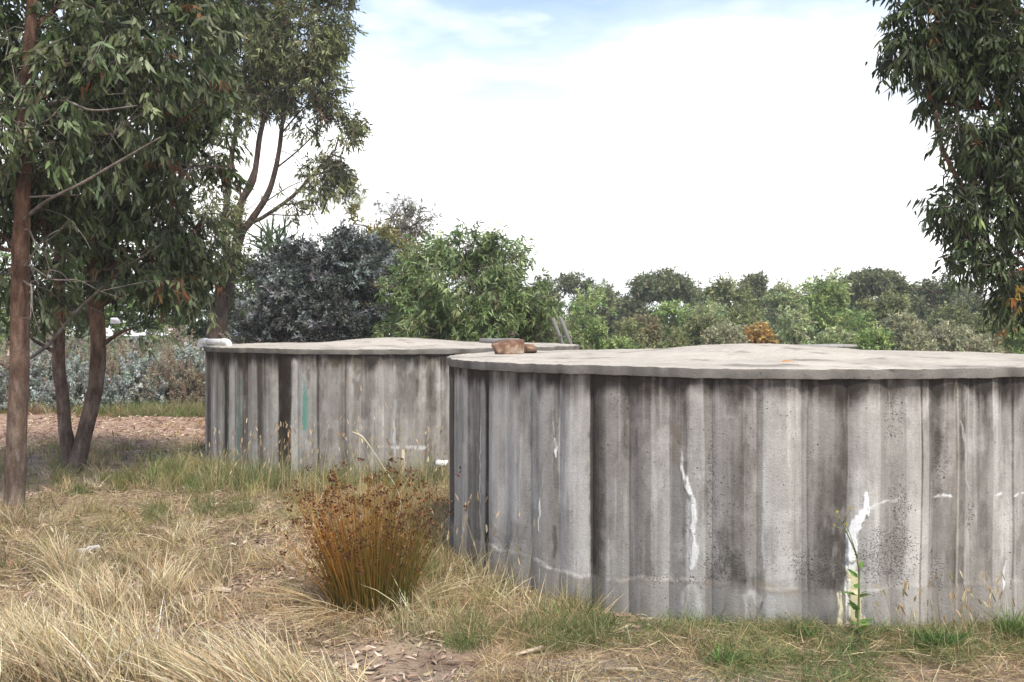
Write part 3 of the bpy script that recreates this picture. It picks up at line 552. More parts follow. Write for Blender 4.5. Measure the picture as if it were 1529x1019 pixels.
def dead_twigs(stem, n, zr, L, seed):
    r_ = np.random.default_rng(seed); q = catmull(stem[0], 10); q = q[(q[:, 2] > zr[0]) & (q[:, 2] < zr[1])]; o = []
    for _ in range(n):
        p0 = q[r_.integers(len(q))]; a_ = r_.uniform(-1.9, 1.2); d = np.array([math.cos(a_), -abs(math.sin(a_)) * .8, r_.uniform(-.3, .45)]); l_ = L * r_.uniform(.5, 1.2); pts = [p0]
        for k in range(4): d = unit(d + r_.normal(size=3) * .28); pts.append(pts[-1] + d * l_ / 4)
        o.append((pts, [.011, .009, .007, .005, .002], 1))
        for k in range(4):
            b_ = pts[r_.integers(1, 5)]; e = unit(d + r_.normal(size=3) * .8); o.append(([b_, b_ + e * l_ * .2 + r_.normal(size=3) * .02, b_ + e * l_ * .38 + r_.normal(size=3) * .04], [.004, .003, .0015], 1))
    return o
def tree(name, base, label, cat, group, stems, clumps, fol, bark=M_bark, twigs=True, limb=True, limb_r=.02, rough=.16, twig_r=.004, twig_mat=None):
    root = empty(name, tuple(base), label, cat, group); b0 = np.asarray(base, float)
    tr = Acc(); allp = []; dead = Acc()
    for i, (pts, rad, *fl_) in enumerate(stems):
        big = max(rad) > .04
        V, fs = tube(pts, rad, 14 if big else 6, 8 if big else 5, rough if big else .05, True, i); (dead if fl_ else tr).add(V - b0, fs)
        if not fl_: allp.append(catmull(pts, 8))
    V, fs, col, tw = foliage(clumps, **fol)
    if limb:
        ap = np.concatenate(allp)
        for (c, r, n) in clumps:
            c = np.asarray(c, float); q = ap[np.argmin(np.linalg.norm(ap - c, axis=1) + np.clip(ap[:, 2] - c[2] + .2, 0, None) * 2)]
            dd = c - q; ln = np.linalg.norm(dd)
            if ln > .15:
                mid = q + dd * .5 + rng.normal(size=3) * ln * .08 + np.array([0, 0, .08 * ln]); V2, f2 = tube([q, mid, c], [limb_r * (1 + .3 * ln), limb_r, limb_r * .4], 6, 6, .08); tr.add(V2 - b0, f2)
                allp.append(catmull([q, mid, c], 6))
    tr.build('trunk', bark, root, smooth=True)
    if dead.n: o = dead.build('dead_branch', M_twig, root, smooth=True); o['label'] = 'bare grey dead branches'
    if twigs:
        bt = Acc(); ap = np.concatenate(allp)
        A = np.concatenate([t[0] for t in tw]); B = np.concatenate([t[1] for t in tw])
        s_, f_ = segs(A, B, twig_r, twig_r * .4); bt.add(s_ - b0, f_)
        sel = rng.permutation(len(A))[: min(len(A), 500)]; A2 = A[sel]; near = np.array([ap[np.argmin(((ap - a_) ** 2).sum(1))] for a_ in A2])
        md = (A2 + near) / 2 + rng.normal(size=A2.shape) * .04
        for (u_, v_) in ((near, md), (md, A2)):
            s_, f_ = segs(u_, v_, twig_r * 1.7, twig_r * 1.2); bt.add(s_ - b0, f_)
        bt.build('twigs', twig_mat or M_twig, root)
    build('crown', V - b0, fs, M_leaf, root, col)
    return root
def CL(px, py, Y, rx, ry, n, rd=None):
    s = Y / F; return (P(px, py, Y), np.array([rx * s, (rd if rd else (rx + ry) * .5) * s, ry * s]), n)
def SP(Y, *pts): return [P(q[0], q[1], Y + (q[2] if len(q) > 2 else 0)) for q in pts]

GUM = [(.050, .070, .026), (.082, .106, .042), (.125, .155, .066), (.23, .265, .15), (.22, .11, .045)]
GW = [3.6, 4, 3.2, 2.2, .5]
# --- left gum, single trunk
bA = gpt(22, 757)
YA = bA[1]
stA = [(SP(YA, (20, 775), (22, 740), (26, 620), (30, 500), (31, 380), (35, 260), (38, 150), (47, 30), (52, -120), (70, -300)), [.12, .09, .086, .084, .078, .07, .062, .052, .042, .03]),
    (SP(YA, (40, 180), (75, 155, -.2), (100, 152, -.3), (140, 165, -.4), (205, 158, -.5)), [.022, .018, .014, .010, .006], 1),
    (SP(YA, (45, 45), (70, 25, .1), (105, -10, .2), (150, -70, .2)), [.03, .026, .02, .01]),
    (SP(YA, (30, 380), (-10, 340, .2), (-60, 320, .3)), [.02, .014, .008]), (SP(YA, (34, 270), (-20, 200), (-80, 150)), [.028, .02, .01]),
    (SP(YA, (40, 180), (90, 100, .3), (170, 60, .5)), [.03, .02, .01]), (SP(YA, (28, 560), (10, 548, .1), (-30, 530, .3)), [.018, .014, .009]),
    (SP(YA, (33, 330), (70, 300, -.4), (120, 275, -.6), (180, 240, -.8), (240, 205, -1)), [.018, .014, .012, .010, .006], 1)]
clA = [CL(10, 290, 10.4, 60, 55, 700), CL(75, 350, 10.6, 50, 45, 450), CL(-60, 60, 10, 90, 120, 1500), CL(60, 40, 10.4, 100, 90, 2200), CL(160, 90, 10, 90, 85, 2200), CL(50, 190, 9.5, 75, 65, 1000), CL(-50, 230, 9.8, 60, 80, 900), CL(100, 270, 10.6, 75, 60, 1100),
    CL(0, 350, 10.1, 45, 55, 500), CL(240, 50, 10.6, 85, 75, 2000), CL(40, 420, 10.3, 50, 35, 380), CL(170, 200, 9.9, 70, 60, 1200), CL(60, -140, 10, 170, 100, 2500), CL(220, -110, 10.4, 130, 90, 1800), CL(90, -330, 10, 170, 110, 1500), CL(-120, -120, 10, 120, 120, 1200), CL(105, 150, 11, 100, 90, 2200)]
EUC = dict(L=.125, W=.034, cols=GUM, wts=GW, droop=.95, twig=.30, per=9, gap=.435, gscale=2.0, seed=1, shell=.3, lv=.45, jit=.3)
clA = [(c_, r_, int(n_ * .85)) for c_, r_, n_ in clA]
stA += dead_twigs(stA[0], 13, (1.7, 4.2), .85, 3)
tree('gum_tree', bA, 'gum tree with one straight reddish trunk at the left edge of the dry grass', 'tree', 'gum trees with hanging leaves', stA, clA, EUC)
# --- forked gum behind it
bB = gpt(108, 706); YB = bB[1]
stB = [(SP(YB, (112, 722), (106, 690), (97, 640), (93, 590), (87, 545), (89, 480), (88, 400), (96, 280), (100, 140), (120, -80)), [.15, .10, .085, .082, .08, .076, .07, .055, .04, .02]),
    (SP(YB, (108, 722), (116, 692), (128, 640), (142, 580), (147, 520), (143, 440), (144, 370), (152, 280), (158, 160), (155, 20), (170, -150)), [.15, .105, .10, .096, .098, .10, .098, .08, .06, .045, .02]),
    (SP(YB, (138, 470), (135, 420, .1), (136, 350, .15), (128, 250, .2)), [.06, .06, .05, .03]),
    (SP(YB, (150, 300), (200, 240, -.3), (260, 190, -.6), (310, 150, -.8)), [.035, .025, .018, .008]), (SP(YB, (148, 340), (200, 330, .2), (260, 300, .3)), [.03, .02, .01]),
    (SP(YB, (90, 530), (62, 515, -.1), (48, 506, -.2), (40, 490, -.3)), [.035, .026, .018, .010]),
    (SP(YB, (46, 535, -.3), (75, 512, -.35), (110, 470, -.4), (150, 432, -.5), (195, 395, -.6), (240, 365, -.7)), [.02, .022, .02, .016, .012, .006], 1),
    (SP(YB, (150, 432, -.5), (185, 434, -.6), (215, 428, -.7)), [.009, .007, .004], 1), (SP(YB, (125, 455, -.42), (160, 470, -.4)), [.007, .003], 1)]
clB = [CL(210, 270, 12.5, 75, 60, 1100), CL(120, 310, 12.5, 65, 55, 1000), CL(265, 395, 12.6, 45, 40, 700), CL(60, 350, 12.8, 60, 45, 700), CL(180, 370, 12.7, 55, 40, 600), CL(200, 330, 12.3, 70, 60, 1300), CL(60, 390, 12.5, 50, 40, 600), CL(200, 180, 12, 100, 80, 2200), CL(285, 250, 11.7, 50, 75, 1500), CL(150, 250, 12.2, 70, 70, 1200), CL(235, 330, 12, 65, 50, 1300), CL(290, 130, 12, 50, 55, 1300), CL(300, 340, 12.4, 32, 42, 600), CL(100, 370, 12.3, 60, 45, 600), CL(250, 420, 12.4, 60, 26, 420),
    CL(210, 425, 11.5, 45, 35, 320), CL(70, 300, 12.4, 60, 60, 900), CL(240, 90, 12.5, 80, 70, 1700), CL(170, 390, 12, 45, 35, 420), CL(200, 490, 11.4, 22, 22, 80), CL(165, -60, 12.2, 160, 90, 2500), CL(290, 20, 12.3, 70, 60, 1400), CL(170, -260, 12, 150, 120, 1500), CL(300, 430, 12.6, 40, 30, 260), CL(85, 450, 12.2, 30, 25, 160)]
clB = [(c_, r_, int(n_ * .85)) for c_, r_, n_ in clB]; stB = [(st_[0], [v * .88 for v in st_[1]], *st_[2:]) for st_ in stB]
stB += dead_twigs(stB[1], 13, (1.6, 4.0), 1.0, 5) + dead_twigs(stB[0], 7, (1.6, 3.5), .8, 6)
tree('gum_tree', bB, 'gum tree forked at the ground into two reddish stems with a dead branch', 'tree', 'gum trees with hanging leaves', stB, clB, dict(EUC, seed=2, gap=.445))
# --- tall many-stemmed gum behind the far tank
YC = 25.0; bC = P(318, 592, YC); bC[2] = float(hgt(bC[0], YC))
stC = [(SP(YC, (314, 596), (320, 520), (327, 470), (337, 425), (346, 398)), [.34, .27, .23, .2, .17]),
    (SP(YC, (337, 425), (338, 380), (337, 331), (341, 273), (349, 215), (361, 141), (368, 60), (372, -60)), [.14, .13, .12, .10, .085, .07, .05, .03]),
    (SP(YC, (346, 398), (352, 365), (356, 330), (362, 300), (378, 270), (388, 205), (400, 150), (410, 80), (425, -20)), [.15, .13, .12, .11, .10, .09, .075, .05, .03]),
    (SP(YC, (344, 405), (352, 380), (362, 347), (376, 328), (402, 285), (416, 230), (423, 174), (435, 110), (450, 20)), [.15, .14, .13, .12, .10, .08, .065, .05, .02]),
    (SP(YC, (372, 333), (392, 325), (431, 298), (455, 275), (477, 250), (500, 225)), [.075, .07, .06, .05, .04, .02]),
    (SP(YC, (345, 330), (370, 275), (385, 235), (392, 180), (398, 120)), [.07, .06, .05, .04, .02]), (SP(YC, (408, 255), (445, 225), (470, 200), (490, 180)), [.035, .028, .02, .01]),
    (SP(YC, (420, 200), (445, 170), (470, 145), (485, 120)), [.035, .028, .02, .01]), (SP(YC, (362, 300), (352, 262), (345, 230), (330, 170), (320, 90)), [.05, .045, .04, .03, .02]),
    (SP(YC, (392, 305), (430, 280), (460, 268)), [.025, .018, .01]), (SP(YC, (395, 320), (440, 322), (480, 320)), [.03, .02, .01])]
clC = [CL(425, 45, 25, 75, 60, 6500), CL(365, 30, 25.5, 60, 60, 4200), CL(460, 110, 25, 42, 42, 2300), CL(488, 30, 25, 30, 55, 2600), CL(405, 135, 25, 38, 28, 1500), CL(482, 150, 24.8, 20, 32, 700), CL(505, 205, 25, 30, 38, 2400), CL(522, 250, 25, 26, 28, 1500), CL(500, 285, 25, 36, 16, 500), CL(440, 305, 24.7, 26, 14, 260),
    CL(480, 255, 25.2, 22, 26, 700), CL(330, 60, 25.5, 45, 50, 2300), CL(365, 105, 25.2, 34, 25, 1000), CL(400, -80, 25, 120, 70, 5500), CL(490, -50, 25, 50, 50, 2500), CL(310, -60, 25.5, 80, 60, 2500), CL(360, 175, 24.8, 16, 24, 340), CL(325, 375, 24.4, 30, 35, 900), CL(300, 320, 25, 30, 50, 1200), CL(300, 210, 25.3, 28, 60, 1300), CL(420, 90, 25.2, 60, 35, 1900), CL(455, 185, 25, 18, 18, 260)]
stC = [(p_, [v * (.95 if i_ == 0 else .68) for v in r_]) for i_, (p_, r_) in enumerate(stC)]
clC = [(c_, r_, int(n_ * 1.0)) for c_, r_, n_ in clC] + [CL(440, 135, 25, 34, 26, 1500), CL(380, 140, 25.3, 30, 24, 1100), CL(460, 70, 24.8, 44, 36, 2200), CL(340, 130, 25.6, 34, 34, 1300), CL(330, 320, 24.3, 24, 30, 700), CL(300, 130, 25.5, 36, 50, 1600), CL(290, 380, 24.5, 40, 40, 1200)]
stC += dead_twigs(stC[3], 12, (3.0, 7.5), 1.6, 11) + dead_twigs(stC[4], 8, (3.0, 7.5), 1.3, 12) + dead_twigs(stC[2], 8, (3.0, 7.5), 1.3, 13)
tree('gum_tree', bC, 'tall many stemmed gum tree behind the left end of the farther tank', 'tree', 'gum trees with hanging leaves', stC, clC,
     dict(EUC, L=.15, W=.036, twig=.40, per=12, gap=.505, gscale=1.3, seed=3, shell=.2, droop=.55, cols=[(.11, .125, .045), (.165, .18, .07), (.215, .235, .105), (.27, .285, .14), (.20, .13, .07)], wts=[3, 4, 3, 1.5, .5]), limb_r=.022, twig_r=.006, bark=M_bark2)
# --- overhanging gum at the right, trunk outside the frame
bD = np.array([6.6, 10.3, float(hgt(6.6, 10.3))]); YD = 10.0
stD = [([bD + np.array([0, 0, -.1]), bD + np.array([.05, 0, 1.2]), bD + np.array([-.1, -.1, 2.8]), bD + np.array([-.15, -.1, 4.6]), bD + np.array([-.05, 0, 7])], [.2, .16, .13, .09, .03]),
    ([bD + np.array([-.1, -.1, 2.4]), P(1620, 60, YD), P(1520, 20, YD), P(1420, 30, YD), P(1360, 60, YD)], [.08, .05, .035, .02, .008]),
    ([bD + np.array([0, -.05, 1.7]), P(1640, 230, YD), P(1540, 170, YD), P(1440, 160, YD), P(1390, 150, YD)], [.07, .045, .03, .015, .006]),
    ([bD + np.array([.05, 0, 1.3]), P(1640, 340, YD), P(1540, 290, YD), P(1460, 290, YD), P(1410, 320, YD)], [.06, .04, .025, .014, .006])]
clD = [CL(1375, 20, 10, 55, 60, 1000), CL(1362, 78, 9.8, 36, 30, 480), CL(1450, 50, 10.2, 75, 70, 1700), CL(1510, 90, 10, 65, 70, 1700), CL(1430, 130, 10, 45, 36, 560), CL(1500, 200, 10.2, 55, 60, 1200), CL(1398, 165, 9.8, 28, 18, 190), CL(1472, 215, 9.9, 36, 30, 420), CL(1430, 185, 9.8, 36, 18, 210),
    CL(1500, 290, 10, 50, 50, 850), CL(1428, 308, 9.9, 34, 28, 480), CL(1460, 370, 10, 42, 34, 420), CL(1508, 380, 10.1, 36, 42, 360), CL(1518, 440, 10, 26, 40, 240), CL(1494, 408, 9.8, 24, 22, 90), CL(1600, 100, 10.2, 70, 110, 1900), CL(1600, 300, 10.2, 70, 110, 1900), CL(1590, 430, 10.2, 50, 60, 700), CL(1480, -70, 10, 140, 80, 2200), CL(1650, -80, 10.2, 120, 120, 2000), CL(1600, -300, 10.2, 170, 130, 2200), CL(1720, 150, 10.4, 80, 150, 1500)]
clD = [(c_, r_, int(n_ * 1.75)) for c_, r_, n_ in clD]
tD = tree('gum_tree', bD, 'dark gum crown hanging into the picture at the upper right over the nearer tank', 'tree', 'gum trees with hanging leaves', stD, clD,
     dict(EUC, L=.10, W=.025, seed=4, gap=.445, gscale=2.3, droop=1.0, lv=.45, twig=.26, cols=[(.038, .053, .021), (.060, .080, .032), (.088, .116, .044), (.155, .2, .08), (.22, .11, .035)], wts=[4, 4, 2.5, 1.2, .2]))
V, fs, col, tw = foliage([CL(1510, 418, 9.6, 16, 18, 26), CL(1520, 440, 9.6, 14, 10, 12)], .09, .026, [(.34, .2, .04), (.36, .13, .04), (.38, .28, .07)], [1, 1, 1], twig=.12, per=5, gap=0)
o = build('yellowing_leaves', V - bD, fs, M_leaf, tD, col); o['label'] = 'spray of orange and yellow leaves at the lower tip of the crown'

# --- bluish dark shrub behind the far tank
def shrub(name, label, cat, group, clumps, fol, Y, bark=M_bark2, limb_r=.02, twigs=False, twig_r=.004):
    cs = np.array([c[0] for c in clumps]); b = np.array([cs[:, 0].mean(), Y, 0]); b[2] = float(hgt(b[0], Y)); top = cs[:, 2].max()
    st = [([b + np.array([0, 0, -.1]), b + (np.array([cs[:, 0].mean(), Y, cs[:, 2].mean()]) - b) * .6 + rng.normal(size=3) * .08, np.array([cs[:, 0].mean(), Y, top])], [limb_r * 3.2, limb_r * 2.2, limb_r * .6])]
    return tree(name, b, label, cat, group, st, clumps, fol, bark, twigs, True, limb_r, .1, twig_r)
S20 = dict(L=.085, W=.026, cols=[(.05, .054, .043), (.095, .105, .094), (.20, .213, .20), (.40, .43, .415)], wts=[3.6, 3.4, 2.4, 2.0], droop=.05, up=.25, twig=.25, per=22, simple=True, gap=.40, gscale=2.4, seed=5, shell=.3, jit=.3)
clS = [CL(x, y + 14, 20 + d, rx, ry, int(n * 1.7)) for (x, y, rx, ry, n, d) in [(480, 385, 55, 42, 5200, 0), (420, 410, 42, 40, 3600, .2), (540, 390, 48, 45, 4200, .2), (450, 440, 60, 45, 5000, -.4), (540, 440, 55, 50, 5000, -.3), (400, 460, 45, 40, 3600, 0), (500, 490, 70, 40, 5600, -.5), (560, 495, 42, 40, 3600, -.2), (400, 500, 55, 35, 3400, .1), (510, 352, 30, 18, 1500, 0), (480, 440, 60, 55, 4200, .3), (500, 400, 40, 40, 3000, .3), (445, 370, 25, 20, 1200, 0), (480, 560, 100, 50, 4000, 0)]]
shrub('blue_grey_shrub', 'dense dark shrub with silvery blue leaf tips behind the farther tank', 'shrub', None, clS, S20, 20.2)
# --- bright green young gum behind the far tank
GRN = dict(L=.125, W=.026, cols=[(.115, .17, .06), (.18, .25, .095), (.265, .345, .145), (.38, .445, .22), (.17, .125, .07)], wts=[3, 4, 3, 1.6, .3], droop=.5, twig=.30, per=11, simple=False, gap=.42, gscale=2.2, seed=6, shell=.4)
clG = [CL(x, y, 18.6 + d, rx, ry, n) for (x, y, rx, ry, n, d) in [(698, 372, 45, 26, 1900, 0), (655, 398, 42, 34, 1700, .1), (745, 395, 40, 34, 1900, .1), (700, 420, 65, 42, 2600, -.4), (630, 432, 40, 38, 1700, 0), (768, 425, 36, 36, 1900, 0), (645, 475, 50, 36, 2000, -.2), (725, 470, 60, 42, 2600, -.3), (788, 470, 36, 38, 1900, 0), (815, 494, 26, 30, 1200, .1), (592, 432, 24, 16, 340, -.1), (605, 455, 25, 25, 600, 0), (690, 520, 110, 40, 2600, 0), (610, 500, 45, 35, 1400, .2), (655, 495, 50, 30, 1400, -.5), (705, 445, 70, 55, 2600, .5), (770, 500, 50, 35, 1500, -.3)]]
shrub('young_gum', 'bright green bushy young gum behind the middle of the farther tank', 'tree', None, clG, GRN, 18.7, M_bark2, .014, True)
# --- yellowish wattle further back
YEL = dict(L=.16, W=.045, cols=[(.22, .21, .06), (.30, .28, .09), (.18, .16, .075), (.37, .34, .12)], wts=[3, 3, 2, 1], droop=.1, up=.1, twig=.3, per=14, simple=True, gap=.44, gscale=1.2, seed=7, shell=.4)
shrub('wattle_tree', 'olive yellow wattle top rising behind the dark blue grey shrub', 'tree', None, [CL(x, y, 30, rx, ry, n) for (x, y, rx, ry, n) in [(528, 335, 24, 24, 1700), (560, 340, 24, 26, 1700), (545, 370, 40, 30, 2200), (600, 400, 40, 40, 2500), (560, 420, 70, 50, 3000)]], YEL, 30, M_bark2, .03)
BRN = dict(L=.14, W=.035, cols=[(.15, .135, .085), (.22, .205, .135), (.28, .27, .2)], wts=[3, 3, 2], droop=.3, twig=.4, per=10, simple=True, gap=.52, gscale=1.3, seed=8, shell=.3)
shrub('sparse_gum', 'sparse brownish grey gum top between the wattle and the bright green tree', 'tree', None, [CL(x, y, 32, rx, ry, n) for (x, y, rx, ry, n) in [(585, 325, 22, 26, 500), (620, 335, 26, 26, 700), (600, 365, 40, 26, 1300), (640, 370, 26, 28, 700), (610, 400, 50, 40, 2600)]], BRN, 32, M_bark2, .02, True, .006)
# --- green shrubs behind the hedge at the left
GR2 = dict(L=.13, W=.035, cols=[(.07, .105, .035), (.12, .175, .055), (.18, .25, .085), (.26, .32, .13)], wts=[3, 4, 2.5, 1.3], droop=.3, twig=.3, per=12, simple=True, gap=.40, gscale=1.5, seed=9, shell=.5)
for (px, lab, cl) in ((270, 'leafy green bush behind the hedge, just left of the many stemmed gum', [(265, 385, 45, 40, 2600), (265, 430, 50, 40, 3200), (230, 450, 40, 34, 2000), (300, 470, 45, 30, 2000), (280, 400, 34, 26, 1200)]),
                      (375, 'mid green bush between the many stemmed gum and the blue grey shrub', [(370, 430, 28, 45, 2400), (360, 480, 34, 30, 1800), (375, 385, 20, 26, 900)]),
                      (150, 'dark green bush far behind the forked gum trunks', [(140, 390, 55, 36, 2600), (200, 400, 40, 30, 1500), (150, 440, 50, 40, 2800), (100, 455, 50, 34, 2400), (180, 470, 40, 26, 1400)]),
                      (20, 'green bush behind the hedge at the far left edge', [(20, 395, 55, 40, 2400), (10, 450, 50, 36, 2400), (-60, 440, 60, 44, 2600), (50, 470, 40, 24, 1300)])):
    shrub('green_bush', lab, 'bush', 'green bushes behind the hedge', [CL(x, y, 26, rx, ry, n) for (x, y, rx, ry, n) in cl] + [CL(px, 520, 26, 70, 45, 1600)], GR2, 26, M_bark2, .025)
# --- spiky strap-leaved plant
b = P(408, 480, 23); b[2] = float(hgt(b[0], 23)); top = P(408, 372, 23); root = empty('strap_leaf_plant', tuple(b), 'spiky plant with upright strap leaves poking above the blue grey shrub', 'plant')
q = Acc(); q.add(*tube([b - b, (top - b) * .5 + np.array([.05, 0, 0]), top - b], [.09, .075, .06], 10, 5, .1)); q.build('trunk', M_bark2, root, smooth=True)
n = 90; d = unit(np.stack([rng.normal(size=n) * .55, rng.normal(size=n) * .5, rng.uniform(.1, 1.3, n)], 1)); V, fs, vp = leafmesh(np.tile(top - b, (n, 1)) + rng.normal(size=(n, 3)) * np.array([.1, .1, .16]), d, rng.uniform(.5, .85, n), .055, False, .35)
build('leaves', V, fs, M_leaf, root, np.repeat(pal(n, [(.07, .11, .06), (.11, .16, .085), (.16, .21, .12)]), vp, 0))
# --- silvery hedge shrubs
def saltbush(px, Y, w, top, n, straw, label, k):
    s = Y / F; b = np.array([(px - CX) * s, Y, 0]); b[2] = float(hgt(b[0], Y)); H = EYE - (top - HY) * s - b[2]; Wd = w * s
    root = empty('saltbush', tuple(b), label, 'shrub', 'silvery shrubs of the hedge')
    m = n // 22; u = unit(rng.normal(size=(m, 3)) * np.array([1, 1, .8])); u[:, 2] = np.abs(u[:, 2]); rr = rng.uniform(.45, 1, (m, 1)) ** .6
    lump = .75 + .5 * fbm(u * 2.2 + k * 5, 3, k)[:, None]
    o = u * rr * lump * np.array([Wd, Wd * .75, H * .92]); o[:, 2] = np.clip(o[:, 2], .03, None)
    d = unit(u * .6 + rng.normal(size=(m, 3)) * .35 + np.array([0, 0, .8])); ln = rng.uniform(.09, .20, (m, 1)); e = o + d * ln
    st = Acc(); s_, f_ = segs(o * np.array([.25, .25, .1]), o, .010, .004); st.add(s_[: 6 * 240], [f_[0][np.all(f_[0] < 6 * 240, 1)]]); s_, f_ = segs(o, e, .004, .002); st.add(s_, f_); st.build('stems', M_twig, root)
    isS = fbm(o * 1.3 + k * 3.3, 2, k + 7) < straw + .07
    t = rng.uniform(0, 1, (m, 22, 1)); lp = (o[:, None] * (1 - t) + e[:, None] * t).reshape(-1, 3)
    ld = np.repeat(d, 22, 0) * .5 + rng.normal(size=(m * 22, 3)) * .7
    c1 = pal(m, [(.32, .35, .30), (.44, .48, .43), (.58, .615, .57), (.2, .215, .17)], [3, 3, 2, 1.5]); c2 = pal(m, [(.40, .325, .225), (.52, .43, .315), (.30, .23, .155), (.45, .415, .31)])
    cc = np.repeat(np.where(isS[:, None], c2, c1), 22, 0); thin = np.repeat(isS, 22)
    V, fs, vp = leafmesh(lp, ld, np.where(thin, .075, .06) * rng.uniform(.7, 1.3, m * 22), np.where(thin, .012, .026), True)
    build('foliage', V, fs, M_leaf, root, np.repeat(cc, vp, 0))
for k, (px, Y, w, top, n, straw, lab) in enumerate([
    (-70, 21.0, 90, 492, 16000, .42, 'silvery shrub of the hedge cut by the left picture edge'), (20, 20.8, 80, 505, 16000, .36, 'silvery shrub of the hedge behind the single straight trunk'),
    (75, 22.6, 90, 480, 16000, .62, 'straw topped shrub of the hedge rising between the left trunks'), (110, 20.6, 62, 535, 14000, .30, 'low pale blue grey shrub seen between the forked stems'),
    (175, 22.2, 80, 500, 16000, .60, 'brown flowered shrub of the hedge right of the forked trunk'), (215, 21.2, 52, 522, 13000, .34, 'pale silvery shrub of the hedge just in front of the brown flowered one'),
    (275, 21.2, 60, 508, 15000, .46, 'silvery shrub of the hedge beside the left edge of the farther tank'), (265, 23, 80, 478, 15000, .56, 'shrub of the hedge with straw coloured tips below the many stemmed gum'),
    (355, 22.4, 70, 488, 14000, .50, 'straw tipped grey shrub rising over the left end of the farther tank'), (420, 22.6, 52, 494, 9000, .58, 'straw tipped shrub over the farther tank rim in front of the blue grey shrub')]):
    saltbush(px, Y, w, top, n, straw, lab, k)
p = P(172, 484, 20.2); rock('plastic_scrap', tuple(p), (.17, .10, .11), .4, 'small whitish scrap caught in the hedge top just right of the forked trunk', M_scrap, 'scrap', None, 31)

# --- distant trees and shrubs beyond the tanks
FB = 1.9
DK = [(.06, .072, .042), (.09, .103, .06), (.125, .138, .082)]; OL = [(.078, .09, .043), (.115, .13, .062), (.16, .175, .092)]; LG = [(.10, .14, .055), (.145, .195, .08), (.20, .25, .11)]
PG = [(.125, .15, .08), (.175, .21, .12), (.24, .27, .165)]; GY = [(.125, .128, .085), (.175, .178, .122), (.235, .235, .17)]; OR = [(.22, .13, .045), (.30, .185, .07), (.2, .16, .07)]; BR = [(.14, .12, .075), (.19, .165, .105), (.11, .11, .07)]
DK, OL, LG, PG, GY, OR, BR = [[(FB * 1.06 * c[0], FB * 1.02 * c[1], FB * .9 * c[2]) for c in p_] for p_ in (DK, OL, LG, PG, GY, OR, BR)]
far_list = [  # px, top, half width, Y, palette, kind, label
    (862, 408, 40, 58, DK, 'gum', 'dark distant gum with a stepped top, leftmost beyond the tanks'), (815, 425, 26, 60, DK, 'gum', 'dark distant gum just right of the bright green young gum'), (885, 440, 55, 38, LG, 'bush', 'light green rounded tree behind the ladder'), (945, 448, 30, 62, DK, 'gum', 'thin dark distant gum left of the umbrella shaped one'),
    (990, 412, 40, 56, DK, 'umb', 'umbrella shaped distant gum with bare trunk left of the centre of the tree line'), (1005, 462, 44, 44, LG, 'bush', 'green tree below the umbrella shaped gum'), (1088, 420, 52, 52, OL, 'gum', 'broad olive gum right of the umbrella shaped one'), (1126, 414, 18, 60, DK, 'gum', 'narrow dark spire of a gum beside the broad olive one'),
    (1168, 432, 36, 48, PG, 'bush', 'pale grey green tree right of the dark spire'), (1235, 428, 44, 44, LG, 'bush', 'fresh green tree below the right umbrella shaped gum'), (1243, 412, 14, 50, PG, 'thin', 'wispy pale sapling top above the fresh green tree'), (1302, 408, 36, 58, DK, 'umb', 'dark umbrella shaped gum near the right of the tree line'),
    (1325, 440, 40, 50, OL, 'gum', 'olive tree under the right dark umbrella gum'), (1395, 415, 52, 56, DK, 'gum', 'large dark distant gum left of the overhanging crown'), (1455, 422, 46, 58, DK, 'gum', 'dark distant gum partly hidden by the overhanging crown'), (1520, 430, 50, 56, OL, 'gum', 'olive distant gum behind the overhanging crown at the right edge'),
    (1130, 492, 24, 34, OR, 'bush', 'rusty orange shrub above the hump of the nearer tank lid'), (1045, 478, 44, 40, OL, 'bush', 'olive shrub left of the rusty orange one'), (960, 478, 30, 36, BR, 'bush', 'brownish green shrub left of centre above the nearer tank lid'), (905, 486, 34, 30, LG, 'bush', 'low bright green shrub just right of the ladder'),
    (1185, 470, 40, 38, PG, 'bush', 'grey green shrub right of the rusty orange one'), (1275, 470, 44, 38, LG, 'bush', 'green shrub above the cover slab of the nearer tank'), (1345, 478, 46, 36, GY, 'bush', 'greyish shrub right of the cover slab'), (1420, 486, 50, 34, GY, 'bush', 'pale grey shrub below the large dark distant gum'),
    (1485, 480, 40, 36, OL, 'bush', 'olive shrub under the tip of the overhanging crown'), (1530, 490, 40, 32, LG, 'bush', 'light green shrub at the right edge behind the tank lid'), (1085, 496, 34, 32, GY, 'bush', 'low greyish shrub just left of the rusty orange one'), (1005, 498, 36, 30, OL, 'bush', 'low olive shrub behind the left part of the nearer lid'),
    (1240, 500, 36, 31, PG, 'bush', 'low grey green shrub just behind the cover slab'), (1300, 502, 30, 30, LG, 'bush', 'low green shrub right behind the cover slab'), (1370, 508, 40, 30, GY, 'bush', 'lowest grey shrub behind the right part of the nearer lid'), (1460, 512, 44, 30, GY, 'bush', 'low grey shrub near the right edge behind the nearer lid'),
    (845, 492, 30, 27, OL, 'bush', 'olive shrub at the foot of the ladder behind the tank'), (1600, 440, 60, 50, OL, 'gum', 'olive distant gum outside the right picture edge'), (1620, 490, 60, 34, GY, 'bush', 'grey shrub outside the right picture edge'), (770, 440, 40, 60, DK, 'gum', 'dark distant gum hidden behind the bright green young gum')]
